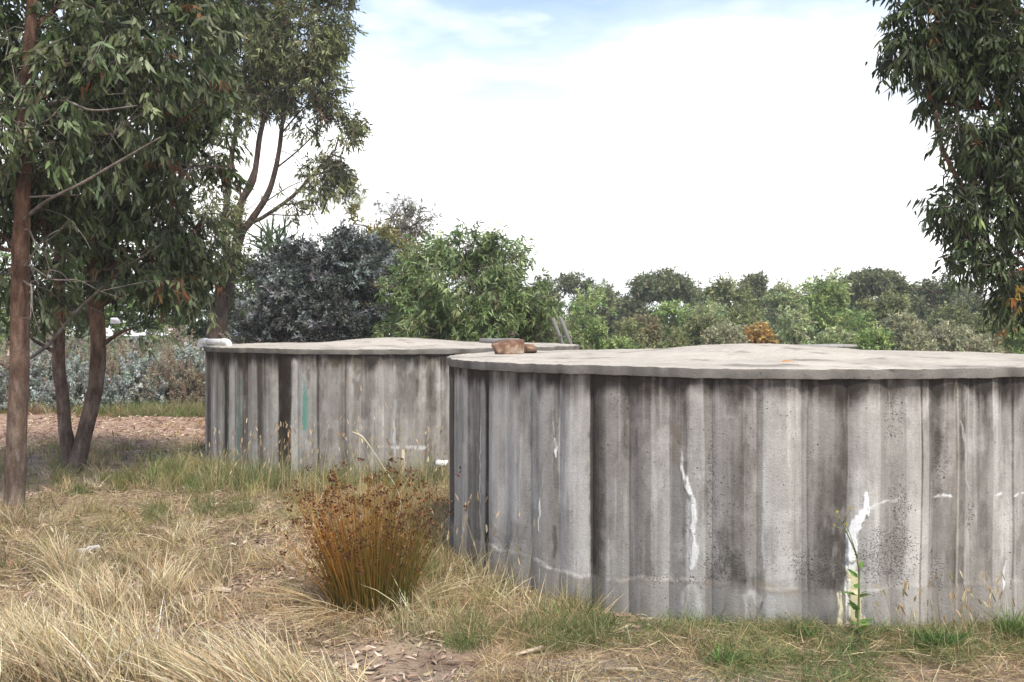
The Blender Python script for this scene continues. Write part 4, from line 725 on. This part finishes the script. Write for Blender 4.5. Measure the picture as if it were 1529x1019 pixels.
far_list += [(935, 452, 46, 66, OL, 'gum', 'olive gum filling the dip left of the umbrella shaped gum'), (1042, 440, 40, 64, OL, 'gum', 'olive gum in the dip between the umbrella shaped gum and the broad one'), (1160, 442, 44, 66, DK, 'gum', 'dark gum showing just behind the pale grey green tree'),
    (1205, 446, 40, 62, OL, 'gum', 'olive gum in the dip left of the fresh green tree'), (1275, 440, 46, 66, OL, 'gum', 'olive gum behind the fresh green tree and the dark umbrella'), (1350, 432, 46, 64, OL, 'gum', 'olive gum in the dip left of the large dark gum'), (1430, 430, 50, 66, DK, 'gum', 'dark gum between the two large ones near the overhanging crown'), (890, 432, 40, 66, OL, 'gum', 'olive gum behind the light green rounded tree'),
    (1110, 462, 50, 42, OL, 'bush', 'olive shrub behind the rusty orange one'), (1060, 458, 46, 46, PG, 'bush', 'pale green shrub below the broad olive gum'), (940, 486, 44, 33, OL, 'bush', 'olive shrub filling the space right of the low bright green one'), (1420, 462, 50, 42, OL, 'bush', 'olive shrub at the foot of the large dark gum')]
for k, (px, top, hw, Y, pl, kind, lab) in enumerate(far_list):
    s = Y / F; bx = (px - CX) * s; gz_ = float(hgt(bx, Y)); b = np.array([bx, Y, gz_]); zt = EYE - (top - HY) * s; H = zt - gz_; w = hw * s * 1.12; r_ = np.random.default_rng(100 + k); cl = []
    if kind == 'umb':
        for j in range(16):
            a_ = j * 2.4 + r_.uniform(0, 1); rr = w * r_.uniform(.25, .75) if j else 0; rad = w * r_.uniform(.2, .38); cl.append((np.array([bx + math.cos(a_) * rr * 1.15, Y + math.sin(a_) * rr, zt - rad * .5 - (rr / w) ** 2 * w * .6 - r_.uniform(0, .2) * w]), np.array([rad * 1.1, rad, rad * .55]), 620))
        for j in range(3): cl.append((np.array([bx + r_.uniform(-.6, .6) * w, Y, zt - w * r_.uniform(1.3, 2.2)]), np.array([w * .4, w * .4, w * .3]), 500))
    elif kind == 'gum':
        for j in range(26):
            h_ = 1 - r_.uniform(0, .62) ; rr = w * (1.05 - .5 * (h_ - .38) / .62) * r_.uniform(.15, .8); a_ = r_.uniform(0, 6.28); rad = w * r_.uniform(.16, .34)
            cl.append((np.array([bx + math.cos(a_) * rr * 1.15, Y + math.sin(a_) * rr, gz_ + H * h_ - rad * .6]), np.array([rad * 1.15, rad, rad * .6]), 460))
        cl.append((np.array([bx + .1 * w, Y, zt - w * .25]), np.array([w * .3, w * .3, w * .25]), 400))
    elif kind == 'thin':
        for j in range(5): cl.append((np.array([bx + r_.uniform(-.6, .6) * w, Y, zt - j * .35 * w * 1.5]), np.array([w * .5, w * .5, w * .5]), 120))
    else:
        for j in range(11):
            a_ = r_.uniform(0, 6.28); h_ = r_.uniform(.12, 1); rr = w * math.sqrt(max(1 - (h_ * .92) ** 2, .05)) * r_.uniform(.3, .9); rad = w * r_.uniform(.32, .5)
            cl.append((np.array([bx + math.cos(a_) * rr, Y + math.sin(a_) * rr, gz_ + H * h_ - rad * .6]), np.array([rad, rad, rad * .75]), 850))
        cl.append((np.array([bx, Y, zt - w * .35]), np.array([w * .42, w * .42, w * .36]), 800))
    ls = .0034 * Y; hw_ = 1.0; cl = [(c_, r2_ * 1.08, int(n_ * 1.9)) for c_, r2_, n_ in cl]
    fol = dict(L=ls * 1.0, W=ls * .42, cols=pl, wts=None, droop=.25 if kind != 'bush' else .15, twig=ls * 2.6, per=14, simple=True, gap=.36 if kind == 'bush' else .40, gscale=.9 * 50 / Y, seed=k, shell=.45, jit=.16, up=.1)
    nm = 'distant_shrub' if kind == 'bush' else 'distant_gum'
    mid = np.array([bx + r_.uniform(-.15, .15) * w, Y, gz_ + H * .5])
    tree(nm, b, lab, 'shrub' if kind == 'bush' else 'tree', 'shrubs beyond the tanks' if kind == 'bush' else 'distant gums on the skyline',
         [([b - np.array([0, 0, .2]), mid, np.array([bx, Y, zt - w * .4])], [.05 * H ** .5 * 1.6, .06 * H ** .5, .02])], cl, fol, M_bark2, False, kind != 'bush', .05)
# wood closing the skyline far behind
Vw = []; cl = []
for j in range(170):
    x_ = rng.uniform(-150, 150); Y_ = rng.uniform(120, 190); z_ = float(hgt(x_, Y_)); cl.append((np.array([x_, Y_, z_ + rng.uniform(1, 5.2)]), np.array([6, 6, 3.0]), 260))
V, fs, col, tw = foliage(cl, .9, .4, DK, None, .1, 1.2, 10, True, .3, .1, seed=77)
tag(build('far_wood', V, fs, M_leaf, col=col), 'continuous dark far wood closing the view behind the distant gums', 'wood', kind='stuff')

# ------------------------------------------------------------------ grasses
def blades(base, d0, h, w, bend, bdir, col, wtip=.12):
    """curved tapering blades: 4 levels"""
    n = len(base); d0 = unit(d0); bd = unit(bdir); h = np.broadcast_to(h, n)[:, None]; w = np.broadcast_to(w, n)[:, None]; bend = np.broadcast_to(bend, n)[:, None]
    S = unit(np.cross(d0, rng.normal(size=(n, 3)))); V = []
    for t, ww in ((0, 1), (.4, .85), (.75, .5)):
        c = base + d0 * h * t + bd * h * bend * t * t + np.array([0, 0, -1.]) * h * bend * bend * t ** 3 * .35
        V += [c - S * w * ww * .5, c + S * w * ww * .5]
    t = 1.0; V.append(base + d0 * h + bd * h * bend + np.array([0, 0, -1.]) * h * bend * bend * .35)
    V = np.stack(V, 1); b = np.arange(n)[:, None] * 7
    f4 = np.concatenate([np.concatenate([b, b + 1, b + 3, b + 2], 1), np.concatenate([b + 2, b + 3, b + 5, b + 4], 1)]); f3 = np.concatenate([b + 4, b + 5, b + 6], 1)
    return V.reshape(-1, 3), [f4, f3], np.repeat(col, 7, 0)
def free(x, y, m=.0): return (np.hypot(x + .86, y - 6.45) > .36) & (np.hypot(x - T1[0], y - T1[1]) > TR + m) & (np.hypot(x - T2[0], y - T2[1]) > TR + m)
def tufts(n, x0, x1, y0, y1, nb, h, spread, cols, wts, lean=(0, 0), mask=None, w=.0035, bend=(.1, .6), hvar=.35, r=.05, tone=.15, seed=0):
    x = rng.uniform(x0, x1, n); y = rng.uniform(y0, y1, n); k = free(x, y, .02)
    if mask is not None: k &= mask(x, y)
    x, y = x[k], y[k]; n = len(x); tc_ = pal(n, cols, wts, tone); th_ = h * (1 + rng.normal(size=n) * hvar).clip(.35, 2); nbk = nb
    bx = np.repeat(x, nbk) + rng.normal(size=n * nbk) * r; by = np.repeat(y, nbk) + rng.normal(size=n * nbk) * r
    kk = free(bx, by, -.01); base = np.stack([bx, by, hgt(bx, by) - .01], 1); m = len(bx)
    d = np.stack([rng.normal(size=m) * spread + lean[0], rng.normal(size=m) * spread + lean[1], np.ones(m)], 1)
    bd = np.stack([rng.normal(size=m) + lean[0] * 3, rng.normal(size=m) + lean[1] * 3, np.zeros(m)], 1)
    hh = np.repeat(th_, nbk) * rng.uniform(.5, 1.1, m); col = np.clip(np.repeat(tc_, nbk, 0) * (1 + rng.normal(size=(m, 1)) * .16), .01, .9)
    q = kk; return blades(base[q], d[q], hh[q], w * rng.uniform(.6, 1.3, q.sum()), rng.uniform(*bend, q.sum()), bd[q], col[q])
STRAW = [(.47, .36, .195), (.58, .46, .27), (.37, .27, .14), (.66, .55, .36)]; DRYB = [(.27, .19, .11), (.36, .27, .165), (.20, .14, .085)]
OLIVE = [(.20, .20, .075), (.26, .25, .10), (.15, .17, .06), (.36, .31, .16)]; GREEN = [(.09, .15, .045), (.13, .20, .06), (.18, .24, .085), (.25, .27, .12)]
dn = lambda s, sc=1.0, th=.5: (lambda x, y: n2(x, y, sc, sc, 2, s) > th)
inview = lambda x, y: np.abs(x) < .50 * y + .35
def stuff(name, label, cat, parts, m=M_grass):
    q = Acc()
    for V, fs, col in parts: q.add(V, fs, col)
    return tag(q.build(name, m), label, cat, kind='stuff')
gd = []
gd.append(tufts(900, -4.4, .6, 4.5, 9.4, 22, .16, .46, STRAW + DRYB, [3, 3, 2, 1.5, 1, 1, .6], (-.12, .05), lambda x, y: inview(x, y) & dn(101, 1.3, .52)(x, y), .0048, tone=.28))
gd.append(tufts(760, -6.5, .4, 9.0, 14.6, 26, .19, .42, STRAW + OLIVE, [2, 2, 2, .6, 2, 2, 1.5, 2], (-.05, 0), lambda x, y: inview(x, y) & dn(102, .9, .40)(x, y), .0055, tone=.25))
gd.append(tufts(210, -.9, .45, 5.6, 8.2, 30, .21, .5, STRAW + OLIVE, [2, 3, 1, 1, 1, 1, .5, 1], (0, 0), lambda x, y: inview(x, y), .0033))
gd.append(tufts(820, -.2, 3.6, 4.5, 5.85, 26, .11, .8, STRAW + DRYB, [2, 2, 2, .7, 2, 2, 1], (0, 0), lambda x, y: dn(103, 2.0, .48)(x, y), .003, (.4, 1.3)))
gd.append(tufts(700, -8.5, -.8, 14.3, 20.5, 16, .11, .5, STRAW + DRYB, None, (0, 0), lambda x, y: (n2(x, y, .9, .9, 2, 104) > .56) & inview(x, y), .006))
gd.append(tufts(430, -3.6, -.5, 6.6, 10.2, 26, .13, .55, STRAW + OLIVE, [2, 2, 1.5, .8, 2, 2.5, 1, 2.5], (-.05, 0), dn(120, .9, .44), .0046, (.2, .9), tone=.25))
gd.append(tufts(700, 2.6, 12, 5.0, 17, 30, .3, .4, STRAW + OLIVE, None))
stuff('dry_grass', 'straw coloured dry grass covering the clearing in front of the tanks', 'grass', gd)
gg = []
gg.append(tufts(380, -3.9, .2, 9.9, 12.6, 30, .29, .34, GREEN + OLIVE + STRAW[:2], [1, 1.4, 1.6, 1.5, 2, 2.4, 1, 2.5, 1.6, 1.2], (0, 0), lambda x, y: np.hypot(x - T2[0], y - T2[1]) < 3.3, .0055, tone=.25))
gg.append(tufts(240, -4.6, -2.0, 9.2, 11.4, 40, .2, .4, GREEN + OLIVE, [1.5, 2, 1.5, 1, 1.5, 1, 1, 1], (0, 0), lambda x, y: n2(x, y, 1.1, 1.1, 2, 107) > .52, .0042))
gg.append(tufts(1300, .1, 3.7, 4.6, 5.95, 30, .11, .6, GREEN + OLIVE, [2.4, 3, 2.2, 1.4, 1.6, 1.6, 1.2, 1.2], (0, 0), lambda x, y: (n2(x, y, 1.6, 1.6, 2, 108) + .25 * sstep(5.1, 5.7, y + .10 * (x - 1.5)) > .50) & (y > 4.98 - .13 * (x - .4)), .003, (.3, 1.1)))
gg.append(tufts(300, -7.5, -4.9, 19.3, 20.5, 24, .24, .45, GREEN + OLIVE + DRYB, [1.3, 2, 2, 1.5, 1.5, 2, 1, 2, 1.4, 1.4, .6], (0, 0), None, .008))
gg.append(tufts(160, -10.5, -7.5, 19.6, 20.6, 24, .22, .35, DRYB + OLIVE, None, (0, 0), None, .008))
gg.append(tufts(120, -4.2, -2.9, 6.5, 9, 30, .12, .4, OLIVE, None, (0, 0), None, .0035))
gg.append(tufts(110, -.6, .5, 5.4, 7.2, 40, .2, .5, GREEN + OLIVE, None, (0, 0), lambda x, y: n2(x, y, 1.8, 1.8, 2, 109) > .5, .003))
stuff('green_grass', 'olive and green grass around the feet of both tanks and the hedge', 'grass', gg)
# lying straw
m = 70000; x = rng.uniform(-4.6, 3.4, m); y = 4.4 + rng.power(1.0, m) * 6.5; k = free(x, y, 0) & inview(x, y) & (n2(x, y, 1.5, 1.5, 2, 111) > .34); x, y = x[k], y[k]; m = len(x)
base = np.stack([x, y, hgt(x, y) + rng.uniform(0, .035, m)], 1); d = np.stack([rng.normal(size=m), rng.normal(size=m), rng.uniform(-.05, .35, m)], 1)
stuff('straw_litter', 'fine broken straw lying over the ground of the clearing', 'straw', [blades(base, d, rng.uniform(.05, .19, m), .0036, rng.uniform(0, .4, m), rng.normal(size=(m, 3)) * np.array([1, 1, .2]), pal(m, STRAW + DRYB))])
m = 38000; x = rng.uniform(-5.4, 3.2, m); y = 4.4 + rng.power(1.2, m) * 9.5; k = free(x, y, 0) & inview(x, y) & (n2(x, y, 1.0, 1.0, 3, 113) > .42 + .12 * (x > .6)); x, y = x[k], y[k]; m = len(x)
V, fs, vp = leafmesh(np.stack([x, y, hgt(x, y) + rng.uniform(.0, .025, m)], 1), np.stack([rng.normal(size=m), rng.normal(size=m), rng.normal(size=m) * .22], 1), rng.uniform(.04, .095, m), rng.uniform(.010, .021, m), False, .35, np.tile([0, 0, 1.], (m, 1)))
col = np.repeat(pal(m, [(.28, .195, .14), (.41, .31, .23), (.52, .41, .31), (.17, .115, .08), (.62, .52, .41), (.42, .28, .2)], [3, 3, 2, 2, 1, 1]), vp, 0)
stuff('leaf_litter', 'brown and tan fallen gum leaves scattered between the grass', 'leaf litter', [(V, fs, col)], M_litter)
m = 6000; x = rng.uniform(-9, -1.5, m); y = rng.uniform(14, 20, m); k = free(x, y, 0); x, y = x[k], y[k]; m = len(x)
V, fs, vp = leafmesh(np.stack([x, y, hgt(x, y) + .01], 1), np.stack([rng.normal(size=m), rng.normal(size=m), rng.normal(size=m) * .2], 1), rng.uniform(.06, .14, m), rng.uniform(.02, .035, m), True, .25, np.tile([0, 0, 1.], (m, 1)))
stuff('path_litter', 'pinkish and tan leaf litter scattered on the bare red earth track', 'leaf litter', [(V, fs, np.repeat(pal(m, [(.42, .30, .22), (.56, .44, .34), (.26, .165, .12), (.34, .235, .175)]), vp, 0))], M_litter)
# tall seeding stalks
def stalks(pts, hs, leans, head=.05, hw=.005, col=(.45, .36, .2)):
    q = []; n = len(pts); base = np.array(pts); d = np.stack([np.array(leans)[:, 0], np.array(leans)[:, 1], np.ones(n)], 1); bd = np.stack([rng.normal(size=n), rng.normal(size=n) * .5, np.zeros(n)], 1); bend = rng.uniform(.02, .3, n)
    c = pal(n, [col, (.36, .30, .14), (.52, .43, .27)]); q.append(blades(base, d, np.array(hs), .0035, bend, bd, c))
    tip = base + unit(d) * np.array(hs)[:, None] + unit(bd) * (np.array(hs) * bend)[:, None] + np.array([0, 0, -1.]) * (np.array(hs) * bend * bend * .35)[:, None]
    hd = unit(unit(d) + unit(bd) * (bend * 2)[:, None]); L = head * rng.uniform(.7, 1.4, n)
    for r_ in range(3):
        V, fs, vp = leafmesh(tip - hd * L[:, None] * .4, hd + rng.normal(size=(n, 3)) * .05, L, hw * 2.2, False, .05); q.append((V, fs, np.repeat(pal(n, [(.55, .44, .28), (.62, .54, .38), (.42, .30, .17)]), vp, 0)))
    return q
st = []; pts = []; hs = []; ln = []
for _ in range(230):
    px = rng.uniform(310, 665); Y = rng.uniform(9.3, 11.2); X = (px - CX) / F * Y
    if free(np.array([X]), np.array([Y]), .03)[0]: pts.append((X, Y, float(hgt(X, Y)))); hs.append(rng.uniform(.3, .72)); ln.append((rng.normal() * .12, rng.normal() * .1))
for _ in range(46):
    px = rng.uniform(655, 790); py = rng.uniform(850, 905); q = gpt(px, py)
    if free(q[:1], q[1:2], .02)[0]: pts.append(tuple(q)); hs.append(rng.uniform(.25, .6)); ln.append((rng.normal() * .16, rng.normal() * .1))
for _ in range(60):
    px = rng.uniform(1330, 1529); py = rng.uniform(950, 985); q = gpt(px, py); q[1] = max(q[1], 5.2)
    if free(q[:1], q[1:2], .01)[0]: pts.append(tuple(q)); hs.append(rng.uniform(.15, .36)); ln.append((-.15 + rng.normal() * .2, rng.normal() * .1))
for (bx_, by_, tx_, ty_) in [(642, 905, 640, 655), (650, 900, 655, 600), (545, 760, 522, 570), (540, 770, 528, 583), (432, 740, 434, 625), (622, 890, 632, 690), (740, 900, 700, 740), (705, 840, 690, 690)]:
    q = gpt(bx_, by_); pts.append(tuple(q)); h_ = (by_ - ty_) / F * q[1]; hs.append(h_); ln.append(((tx_ - bx_) / (by_ - ty_), 0))
stuff('seed_grass', 'tall thin dry grass stalks with pale seed heads standing before the tanks', 'grass', stalks(pts, hs, ln))
# bent straw stalk over the rush
q = gpt(600, 800); root_pts = [q, q + np.array([-.02, 0, .32]), P(575, 702, q[1]), P(553, 668, q[1]), P(540, 652, q[1]), P(526, 645, q[1])]; a_ = Acc()
a_.add(*tube(root_pts, [.004, .004, .004, .005, .009, .003], 6, 6)); tag(a_.build('bent_stalk', M_stake, origin=q), 'single thick bent straw stalk arching left above the brown rush', 'stalk')

# dry tussocks in the foreground, each a plant of its own
def tussock(px, py, n, h, w, lean, cols, wts, label, cat='tussock', group='pale dry tussocks in the foreground', name='grass_tussock', bw=.0058, spread=.36, bend=(.15, .7)):
    b = gpt(px, py); d = np.stack([rng.normal(size=n) * spread + lean[0], rng.normal(size=n) * spread + lean[1], np.ones(n)], 1)
    base = np.stack([rng.normal(size=n).clip(-1.7, 1.7) * w, rng.normal(size=n).clip(-1.7, 1.7) * w * .8, np.full(n, -.02)], 1); bd = np.stack([rng.normal(size=n) * .6 + lean[0] * 2, rng.normal(size=n) * .6 + lean[1], np.zeros(n)], 1)
    gxx = base[:, 0] + b[0]; gyy = base[:, 1] + b[1]; k = free(gxx, gyy, -.01); base[:, 2] += hgt(gxx, gyy) - b[2]
    V, fs, col = blades(base[k], d[k], h * rng.uniform(.3, 1.15, k.sum()), bw * rng.uniform(.6, 1.3, k.sum()), rng.uniform(*bend, k.sum()), bd[k], pal(k.sum(), cols, wts, .28))
    o = build(name, V, fs, M_grass, None, col); o.location = tuple(b); return tag(o, label, cat, group)
PALE = [(.56, .45, .27), (.68, .57, .38), (.44, .33, .175), (.74, .65, .47)]
for (px, py, n, h, w, lean, lab) in [(95, 1010, 1500, .42, .13, (-.25, .1), 'big pale dry tussock at the bottom left, left of the leaning one'), (215, 1012, 1300, .40, .12, (-.2, .1), 'pale tussock at the bottom edge between the two big ones'), (385, 1040, 1500, .40, .15, (-.5, .1), 'pale tussock at the bottom edge combed over to the left'),
        (165, 920, 1000, .36, .10, (-.22, .05), 'dry tussock in the second row at the left, behind the bottom ones'), (98, 868, 420, .42, .035, (-.05, 0), 'thin upright dry tussock beside the small white stones'), (30, 960, 900, .30, .11, (-.2, 0), 'dry tussock cut by the left picture edge'), (240, 895, 380, .34, .05, (.05, 0), 'narrow dry tussock right of the white stones'),
        (300, 930, 420, .24, .07, (-.1, 0), 'low straw tussock left of the brown rush base'), (-40, 1020, 900, .36, .12, (-.1, 0), 'dry tussock outside the bottom left corner'), (480, 1030, 700, .22, .12, (-.4, 0), 'low pale tussock at the bottom edge below the brown rush'), (280, 815, 420, .30, .07, (0, 0), 'yellowish tussock in the middle of the clearing')]:
    tussock(px, py, int(n * .55), h * .95, w, lean, PALE, [3, 3, 2, 1.5], lab)
for (px, py, n, h, lab) in [(855, 925, 110, .15, 'small bright green tuft at the foot of the nearer tank, leftmost of the green ones'), (1200, 962, 260, .13, 'green tuft at the tank foot left of the yellow lime patch'), (1395, 972, 520, .17, 'dense dark green tuft at the tank foot right of the tall weed'), (1520, 955, 420, .21, 'dark green tuft at the right edge against the tank wall'), (1085, 1000, 220, .14, 'light green grass tuft at the bottom edge below the tank wall'), (910, 940, 60, .2, 'thin green tuft just right of the leftmost one')]:
    tussock(px, py, n, h, .05, (0, -.1), [(.07, .14, .035), (.11, .20, .05), (.17, .26, .08)], None, lab, 'grass tuft', 'green tufts along the nearer tank', 'green_tuft', .006, .35, (.1, .8))

# brown rush clump
bR = gpt(556, 908); root = empty('rush_clump', tuple(bR), 'large orange brown rush clump with dark seed heads in front of the gap between tanks', 'rush')
n = 1000; a_ = rng.uniform(0, 2 * np.pi, n); rr = np.sqrt(rng.uniform(0, 1, n)); bs = np.stack([np.cos(a_) * rr * .22, np.sin(a_) * rr * .17, np.full(n, -.02)], 1)
d = np.stack([np.cos(a_) * rr * .26 + rng.normal(size=n) * .085 - .02, np.sin(a_) * rr * .35 + rng.normal(size=n) * .05, np.ones(n)], 1)
low_ = rng.uniform(size=n) < .07; d[low_, 0] -= rng.uniform(.2, .8, low_.sum()); h = rng.uniform(.3, 1.0, n) ** .75 * (1 - .20 * rr); bdv = np.stack([np.cos(a_), np.sin(a_), np.zeros(n)], 1); bend = rng.uniform(.0, .16, n)
mixr = np.clip((bs[:, 0] + .06) / .3 + rng.normal(size=n) * .35 + .25, 0, 1)[:, None]
rc = pal(n, [(.42, .175, .035), (.32, .115, .024), (.50, .25, .06), (.26, .14, .04)], [3, 2, 2.5, 1.5]) * (1 - mixr * .75) + pal(n, [(.10, .125, .035), (.16, .17, .05), (.085, .10, .03), (.28, .20, .06)]) * mixr * .75
V, fs, col = blades(bs, d, h, .0052, bend, bdv, rc); lev = np.tile([0, 0, .35, .35, .75, .75, 1.], n)[:, None] + rng.normal(size=(n, 1)).repeat(7, 0) * .18; gl = np.repeat(pal(n, [(.13, .15, .035), (.19, .19, .05), (.27, .20, .05)]), 7, 0); lev = sstep(0, .6, lev); col = gl * (1 - lev) + col * lev; o = build('stems', V, fs, M_grass, root, col); o['kind'] = 'stuff'
tip = bs + unit(d) * (h * rng.uniform(.80, .98, n))[:, None] + bdv * (h * bend * .85)[:, None]
sel = np.concatenate([rng.permutation(n)[:380], np.where(low_)[0][:30]]); sh = Acc()
ctr = np.repeat(tip[sel], 9, 0) + rng.normal(size=(len(sel) * 9, 3)) * .010
V, fs, vp = leafmesh(ctr, rng.normal(size=ctr.shape) + np.array([0, 0, .5]), rng.uniform(.012, .024, len(ctr)), .011, False, .1); sh.add(V, fs, np.repeat(pal(len(ctr), [(.085, .036, .018), (.15, .06, .025), (.055, .026, .016), (.21, .09, .035)]), vp, 0))
o = sh.build('seed_heads', M_litter, root); o['kind'] = 'stuff'
n = 480; a_ = rng.uniform(0, 6.28, n); bs = np.stack([np.cos(a_) * .25, np.sin(a_) * .2, np.full(n, .0)], 1); d = np.stack([np.cos(a_) * 1.0 + rng.normal(size=n) * .6, np.sin(a_) * .8 - .2 + rng.normal(size=n) * .5, rng.uniform(.2, 1.3, n)], 1)
V, fs, col = blades(bs, d, rng.uniform(.15, .42, n), .0045, rng.uniform(.3, 1.1, n), np.stack([np.cos(a_), np.sin(a_), np.zeros(n)], 1), pal(n, STRAW + [(.30, .17, .07)])); build('dead_stems', V, fs, M_grass, root, col)
# tall yellow-flowered weed by the lime patch
bW = gpt(1283, 962); bW[1] = 5.62; bW[2] = float(hgt(bW[0], 5.62)); root = empty('tall_weed', tuple(bW), 'tall thin weed with narrow leaves and tiny yellow flowers before the yellow lime patch', 'weed')
top = np.array([-.10, .02, .66]); stp = [np.zeros(3), np.array([.01, 0, .2]), np.array([.005, 0, .4]), np.array([-.045, .01, .54]), top]; a_ = Acc(); a_.add(*tube(stp, [.007, .006, .005, .004, .002], 6, 5))
for (u_, v_) in (((.005, 0, .42), (-.06, -.02, .60)), ((-.05, .01, .55), (-.12, -.01, .59)), ((-.07, .01, .6), (-.03, 0, .68))): a_.add(*tube([u_, v_], [.003, .0015], 5, 2))
M_weed = simple('weed_stem', [(.3, (.12, .15, .05)), (.65, (.2, .2, .09))], 30, .6, .001); a_.build('stem', M_weed, root)
lp = []; ld = []; ll = []
for (z_, L_, n_) in ((.03, .09, 5), (.09, .085, 4), (.16, .09, 3), (.22, .08, 3), (.30, .075, 2), (.36, .06, 2), (.42, .04, 2)):
    for _ in range(n_): t_ = rng.uniform(0, 6.28); lp.append((.005, 0, z_ + rng.uniform(-.02, .02))); ld.append((math.cos(t_), math.sin(t_) * .8, rng.uniform(-.1, .6))); ll.append(L_ * rng.uniform(.8, 1.2))
V, fs, vp = leafmesh(np.array(lp), np.array(ld), np.array(ll), np.array(ll) * .38, False, .3, np.tile([0, 0, 1.], (len(lp), 1))); build('leaves', V, fs, M_leaf, root, np.repeat(pal(len(lp), [(.12, .22, .05), (.17, .28, .07), (.10, .17, .05)]), vp, 0))
fp = np.array([(-.10, .02, .66), (-.12, -.01, .59), (-.03, 0, .68), (-.06, -.02, .60), (-.09, 0, .63)]); 
for f_ in fp:
    V, fs, vp = leafmesh(np.tile(f_, (8, 1)), rng.normal(size=(8, 3)) + np.array([0, 0, .3]), .011, .006, True); build('flower', V, fs, M_leaf, root, np.tile([.62, .50, .06], (len(V), 1)))
# loose ground pieces one can pick out
for i, (px, py, s_, lab) in enumerate([(124, 833, (.07, .05, .04), 'small white stone beside the thin upright tussock, leftmost of three'), (136, 829, (.055, .05, .04), 'small white stone between two others in the left grass'), (146, 826, (.05, .045, .035), 'small white stone, rightmost of three in the left grass')]):
    p = gpt(px, py); rock('stone', tuple(p + np.array([0, 0, .01])), s_, i, lab, M_stone, 'stone', 'small white stones in the grass', 20 + i)
for i, (px, py, s_, rz, lab) in enumerate([(320, 888, (.20, .06, .015), .1, 'pale flat bark slab lying left of the brown rush'), (10, 882, (.12, .04, .015), -.2, 'pale wood chip at the left edge of the clearing'), (118, 882, (.11, .03, .012), .15, 'narrow pale wood chip below the small white stones'), (930, 1006, (.15, .03, .015), -.15, 'pinkish bark strip on the gravel at the bottom centre'), (790, 975, (.16, .03, .012), .5, 'tan bark strip in front of the nearer tank at its left'), (560, 1000, (.07, .035, .012), .9, 'cream dead leaf chip below the brown rush, right one'), (530, 1000, (.06, .04, .012), 1.5, 'cream dead leaf chip below the brown rush, left one'), (215, 945, (.09, .025, .01), -.2, 'small pale chip between the bottom left tussocks')]):
    p = gpt(px, py); q = Acc(); V, fs = box((0, 0, .02), s_, rz, (rng.normal() * .1, rng.normal() * .1), .004, .003); q.add(V, fs); o = q.build('bark_piece', M_chip); o.location = tuple(p); tag(o, lab, 'bark piece', 'loose bark pieces on the ground')
# thin summer haze over the whole place
b_ = Acc(); Vh = np.array([[x_, y_, z_] for z_ in (-9, 14) for x_, y_ in ((-410, -70), (410, -70), (410, 460), (-410, 460))], float)
b_.add(Vh, [np.array([[3, 2, 1, 0], [4, 5, 6, 7], [0, 1, 5, 4], [1, 2, 6, 5], [2, 3, 7, 6], [3, 0, 4, 7]])])
mh = bpy.data.materials.new('haze'); mh.use_nodes = True; mh.node_tree.nodes.clear(); ho = N(mh.node_tree, 'ShaderNodeOutputMaterial'); hv = N(mh.node_tree, 'ShaderNodeVolumePrincipled')
hv.inputs['Color'].default_value = (.93, .95, .98, 1); hv.inputs['Density'].default_value = HAZE; mh.node_tree.links.new(hv.outputs[0], ho.inputs['Volume'])
if HAZE > 0: tag(b_.build('haze', mh), 'thin pale summer haze over the whole place', 'haze', kind='stuff')
print('objects', len(bpy.data.objects), 'verts', sum(len(m_.vertices) for m_ in bpy.data.meshes))
